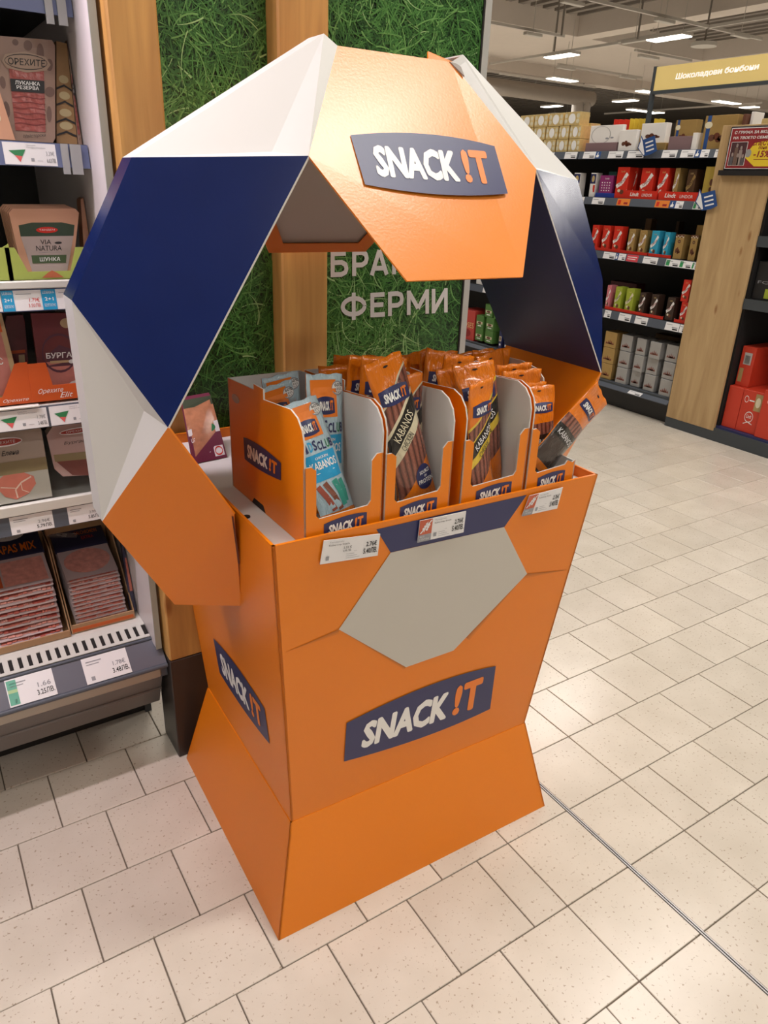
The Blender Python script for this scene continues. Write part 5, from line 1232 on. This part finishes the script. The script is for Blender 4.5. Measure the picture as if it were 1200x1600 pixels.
# poster frame on the oak panel
PX = 4.352
tl, bl = XP(1143, 198, PX), XP(1131, 266, PX); pw = .36; ptop, pbot = tl.z, bl.z
t = thing('poster_frame', 'black framed red and yellow offer poster on the oak panel', 'poster', (PX, tl.y - pw / 2, pbot))
mb = MB(); mb.box(PX, PX + .016, tl.y - pw, tl.y, pbot, ptop, M('frame_black', (.015, .014, .016), .4), .003); fr_ = mb.build('frame', t)
mb = MB(); mb.box(PX - .012, PX + .0175, tl.y - pw, tl.y + .02, pbot - .028, pbot, M('frame_black', (.015, .014, .016))); mb.build('bottom_ledge', t)
yA, yB, zA, zB = tl.y - .008, tl.y - pw + .008, pbot + .008, ptop - .008
d = Decal(quadmap((PX, yA, zA), (PX, yB, zA), (PX, yB, zB), (PX, yA, zB))); PRED = M('poster_red', (.26, .025, .03), .35); PYEL = M('poster_yellow', (.75, .55, .04), .35)
d.rect(0, 0, 1, 1, PAPER, 1); d.rect(.012, .018, .988, .982, PRED, 2); d.poly([(.33, .30), (.48, .62), (.97, .75), (.97, .06), (.55, .06)], PYEL, 3)
d.text('С ГРИЖА ЗА БЮДЖЕТА', .07, .84, .93, .925, LWHITE, 4, .02, .15); d.text('НА ТВОЕТО СЕМЕЙСТВО', .06, .725, .96, .81, LWHITE, 4, .02, .15)
d.rect(.05, .08, .36, .66, LWHITE, 4); d.rect(.058, .09, .352, .65, M('photo_maroon', (.07, .03, .035), .4), 5)
FIG = [M('photo_figure_%d' % k, c, .4) for k, c in enumerate([(.16, .10, .08), (.30, .24, .22), (.10, .09, .10)])]
for u, h, m_ in ((.17, .52, 0), (.255, .46, 1), (.11, .30, 2), (.21, .28, 0), (.31, .26, 2)): d.poly([(u - .035, .09), (u + .035, .09), (u + .03, h), (u - .03, h)], FIG[m_], 6); d.disc(u, h + .05, .02, .05, FIG[1], 6)
d.text('СПЕСТИ', .44, .56, .82, .68, PRED, 4, .03, .15); d.text('поне', .57, .47, .72, .54, PRED, 4, .02); d.text('-15%', .50, .28, .80, .44, PRED, 4, .03, .15); d.disc(.40, .38, .055, .10, SILVER, 4); d.rect(.52, .22, .8, .235, PRED, 4)
d.b.build('poster_print', fr_, root=t)
# hand-shaped shelf pointers
def pointer(px, py, label):
    c = XP(px, py, GX - .03); t = thing('shelf_pointer', label, 'shelf tag', tuple(c + Vector((0, 0, -.08)))); ang = Matrix.Rotation(math.radians(-20), 3, 'X')
    def P(y, z): return c + ang @ Vector((0, -y, z))
    pts = [(-.07, .02), (-.045, .055), (-.03, .085), (-.02, .055), (.07, .045), (.075, -.05), (.03, -.055), (-.03, -.045)]
    mb = MB(); mb.prism([P(*p) for p in pts], (.003, 0, 0), TAGBL); bo = mb.build('card', t)
    mb = MB(); mb.prism([P(*p) + Vector((-.0008, 0, 0)) for p in [(-.062, .02), (-.04, .048), (-.031, .075), (-.024, .045), (-.02, -.038), (-.03, -.038)]], (.0005, 0, 0), PAPER); mb.build('hand_print', bo, root=t)
    for k in range(3): 
        mb = MB(); mb.prism([P(-.005, .03 - .025 * k) + Vector((-.0008, 0, 0)), P(.055, .024 - .025 * k) + Vector((-.0008, 0, 0)), P(.055, .015 - .025 * k) + Vector((-.0008, 0, 0)), P(-.005, .021 - .025 * k) + Vector((-.0008, 0, 0))], (.0005, 0, 0), PAPER); mb.build('finger_print', bo, root=t)
    mb = MB(); mb.box(c.x + .003, GX - .0075, c.y - .004, c.y + .004, c.z - .01, c.z - .002, CLIP); mb.build('clip', t)
pointer(1010, 230, 'blue hand-shaped pointer clipped under the white praline box')
pointer(1102, 315, 'blue hand-shaped pointer clipped beside the oak panel')
# category sign
SX = 4.56
a, b_ = XP(1024, 105, SX), XP(1016, 148, SX); sy0 = a.y - 1.35
t = thing('category_sign', 'yellow sign with white words above the chocolate shelves', 'sign', (SX + .01, a.y - .67, 1.70)); SGY = M('sign_yellow', (.78, .60, .22), .5, emit=(.84, .66, .28), es=.15)  # faint emission lifts the yellow of the board
mb = MB(); mb.box(SX, SX + .02, sy0, a.y - .012, b_.z + .02, a.z, SGY); bd = mb.build('board', t)
mb = MB(); mb.box(SX - .004, SX + .024, sy0, a.y - .012, b_.z, b_.z + .02, SLATE); mb.build('bottom_bar', t)
mb = MB(); mb.box(SX - .004, SX + .024, a.y - .014, a.y + .008, 1.74, a.z + .004, SLATE); mb.build('pole', t); mb = MB(); mb.box(SX - .004, SX + .024, sy0 - .02, sy0, 1.74, a.z + .004, SLATE); mb.build('pole', t)
q = [XP(px, py, SX - .001) for px, py in ((1055, 126), (1186, 110), (1187, 98), (1056, 115))]
d = Decal(quadmap(*q)); d.text('Шоколадови бонбони', 0, 0, 1, 1, M('sign_emissive_white', (.85, .85, .82), .5, emit=(1, .97, .9), es=.75), 1, .0, .2, fat=(.003, .03)); d.b.build('lettering', bd, root=t)  # emission added to the letters so they stand out from the yellow

# ================================================================== ceiling and hall
CE = M('ceiling_white', (.72, .65, .58), .8, var=.03); DECK = M('deck_dark', (.26, .23, .20), .7)
ZS, ZD = 5.6, 6.0
mb = MB()
for (x0, x1, y0, y1) in ((HX0, HX1, 18.1, 22.6), (18.1, 18.7, -7, 18.1), (23.9, 29, -7, 18.1), (HX0, 9.5, -7, 18.1), (34, HX1, -7, 18.1)): mb.box(x0, x1, y0, y1, ZS, ZD + .2, CE)
struct(mb.build('ceiling'), 'pale ceiling soffit with open dark bays')
mb = MB(); mb.box(HX0, HX1, 22.6, 23.2, 5.24, ZD, CE); struct(mb.build('trim_1'), 'pale ceiling beam')
mb = MB(); mb.box(HX0, HX1, HY0, HY1, ZD + .2, ZD + .3, DECK)
x = 9.0
while x < 36: mb.box(x, x + .18, -7, 44, ZD + .1, ZD + .2, DECK); x += .45
struct(mb.build('trim_2'), 'dark ribbed roof deck')
WALLM = M('hall_wall', (.55, .50, .44), .8)
for nm, q in (('wall_back', (HX0, HX1, HY1, HY1 + .2)), ('wall_right', (HX1, HX1 + .2, HY0, HY1)), ('wall_front', (HX0, HX1, HY0 - .2, HY0)), ('wall_left', (HX0 - .2, HX0, HY0, HY1))):
    mb = MB(); mb.box(q[0], q[1], q[2], q[3], -.06, 6.3, WALLM); struct(mb.build(nm))
LAMP = M('lamp_diffuser', (.9, .9, .9), emit=(1, .93, .82), es=9); LH = M('lamp_housing', (.6, .57, .52), .5)
z6 = lambda a, b_: (740 + a * .3833, b_ * .3833)
def luminaire(x, y, ang, ln, label, grp, on=True, z=LUM_Z):
    t = thing('ceiling_luminaire', label, 'ceiling light', (x, y, z), (0, 0, ang), grp)
    mb = MB(); mb.box(-ln / 2, ln / 2, -.20, .20, .02, .08, LH, .005); mb.build('housing', t, True)
    mb = MB(); mb.box(-ln / 2 + .02, ln / 2 - .02, -.18, .18, .0, .02, LAMP); mb.build('diffuser', t, True)
    mb = MB()
    for s in (-1, 1): mb.cyl((s * ln * .35, 0, .08), (s * ln * .35, 0, ZS - z), .006, LH, 6)
    o = mb.build('suspension_rods', t, True); o['kind'] = 'stuff'
VIS = [((288, 236), (430, 226)), ((705, 166), (888, 152)), ((302, 321), (420, 334)), ((168, 380), (268, 390)), ((275, 437), (363, 434)), ((568, 416), (670, 411)), ((983, 413), (1077, 426)), ((640, 447), (715, 459)), ((313, 467), (393, 474)), ((675, 373), (726, 378)), ((715, 463), (770, 461)), ((1090, 441), (1158, 437)), ((408, 480), (466, 477))]
for k, (p, q) in enumerate(VIS):
    a, c = G(*z6(*p), LUM_Z), G(*z6(*q), LUM_Z); m_ = (a + c) / 2; along_x = abs(c.y - a.y) < abs(c.x - a.x)
    ln = min(2.2, max(.7, (c - a).length)); luminaire(m_.x, m_.y, 0 if along_x else math.pi / 2, ln, 'lit strip light hanging %s the hall' % ('across' if along_x else 'along'), 'lit strip lights %s the hall' % ('across' if along_x else 'along'))
for x, y, _ in NEAR_LAMPS: luminaire(x, y, 0, 1.5, 'lit strip light hanging over the snack display area', 'lit strip lights over the near aisle')
# unlit fittings, conduits, rods, ducts
UNL = [((200, 140), (283, 148)), ((735, 82), (822, 95)), ((610, 178), (705, 160)), ((1050, 142), (1125, 155)), ((678, 228), (748, 243)), ((345, 274), (408, 286)), ((598, 312), (655, 322)), ((350, 8), (455, 22))]
for p, q in UNL:
    a, c = G(*z6(*p), 4.9), G(*z6(*q), 4.9); t = thing('track_fitting', 'unlit white track fitting on a ceiling conduit', 'light fitting', tuple((a + c) / 2), (0, 0, 0), 'unlit track fittings')
    mb = MB(); m_ = (a + c) / 2; lx = abs(c.x - a.x) > abs(c.y - a.y); l2 = (c - a).length / 2
    mb.box(m_.x - (l2 if lx else .06), m_.x + (l2 if lx else .06), m_.y - (.06 if lx else l2), m_.y + (.06 if lx else l2), 4.88, 4.95, LH, .01); mb.build('fitting_body', t)
    mb = MB(); mb.cyl((m_.x, m_.y, 4.95), (m_.x, m_.y, ZS if 18.1 < m_.y < 22.6 else ZD + .19), .008, LH, 6); mb.build('rod', t)
CON = [((60, 98), (370, 152)), ((440, 10), (1200, 160)), ((60, 262), (705, 165)), ((645, 212), (900, 250)), ((340, 268), (690, 320)), ((45, 312), (560, 352)), ((550, 468), (1160, 420)), ((610, 178), (1200, 68))]
for i, (p, q) in enumerate(CON):
    a, c = G(*z6(*p), 5.0), G(*z6(*q), 5.0); mb = MB(); d_ = c - a
    if abs(d_.x) > abs(d_.y): c.y = a.y = (a.y + c.y) / 2
    else: c.x = a.x = (a.x + c.x) / 2
    mb.box(min(a.x, c.x) - .03, max(a.x, c.x) + .03, min(a.y, c.y) - .03, max(a.y, c.y) + .03, 5.0, 5.06, LH); o = mb.build('ceiling_conduit')
    tag(recentre(o), 'thin pale lighting conduit under the ceiling', 'conduit', 'lighting conduits')
for px in ((68, 10, 50, 215), (340, 50, 328, 210), (368, 30, 358, 145), (690, 0, 668, 160), (970, 0, 940, 180)):
    a = G(*z6(px[2], px[3]), 4.9); mb = MB(); mb.cyl((a.x, a.y, 4.9), (a.x, a.y, ZD + .2), .025, DECK, 6); tag(recentre(mb.build('drop_rod')), 'thin drop rod hanging from the roof deck', 'rod', 'drop rods')
a = G(*z6(938, 190), 4.85); mb = MB(); mb.cyl((a.x, a.y, 4.85), (a.x, a.y, 4.93), .30, LH, 20); tag(recentre(mb.build('sensor_dome')), 'flat round white sensor hanging beside the strip light', 'sensor')
DUCT = M('duct_metal', (.34, .30, .26), .5, metal=.3)
a, c = G(*z6(30, 360), 4.6), G(*z6(455, 425), 4.6); yy = (a.y + c.y) / 2
t = thing('ventilation_duct', 'grey round ventilation duct with drops crossing the far hall', 'duct', ((a.x + c.x) / 2, yy, 4.6))
mb = MB(); mb.cyl((a.x - 4, yy, 4.75), (c.x, yy, 4.75), .26, DUCT, 16); mb.build('main_duct', t)
for px in (385, 455):
    e = G(*z6(px, 420), 4.6); mb = MB(); mb.cyl((e.x, yy, 4.6), (e.x, yy, 3.4), .22, DUCT, 14); mb.build('duct_drop', t)
for xx in (a.x - 3, a.x, c.x - .5):
    mb = MB(); mb.cyl((xx, yy, 5.1), (xx, yy, ZD + .15), .02, DECK, 6); mb.build('hanger', t)
# far shelving silhouettes below the lights
for i, (x0, x1, y0, y1, h, c) in enumerate(((16, 26, 24, 25, 2.3, (.30, .24, .18)), (22, 30, 18, 19, 2.2, (.25, .2, .16)))):
    t = thing('far_shelving', ['long stocked shelving far across the hall', 'shorter stocked shelving far across the hall'][i], 'shelving', ((x0 + x1) / 2, (y0 + y1) / 2, 0)); FM = M('far_stock_%d' % i, c, .6, var=.6, vscale=3)
    mb = MB(); mb.box(x0, x1, y0, y1, 0, h, FM); mb.build('stock', t); mb = MB(); mb.box(x0, x1, y0 - .2, y0, 0, .3, SLATE); mb.build('base', t)
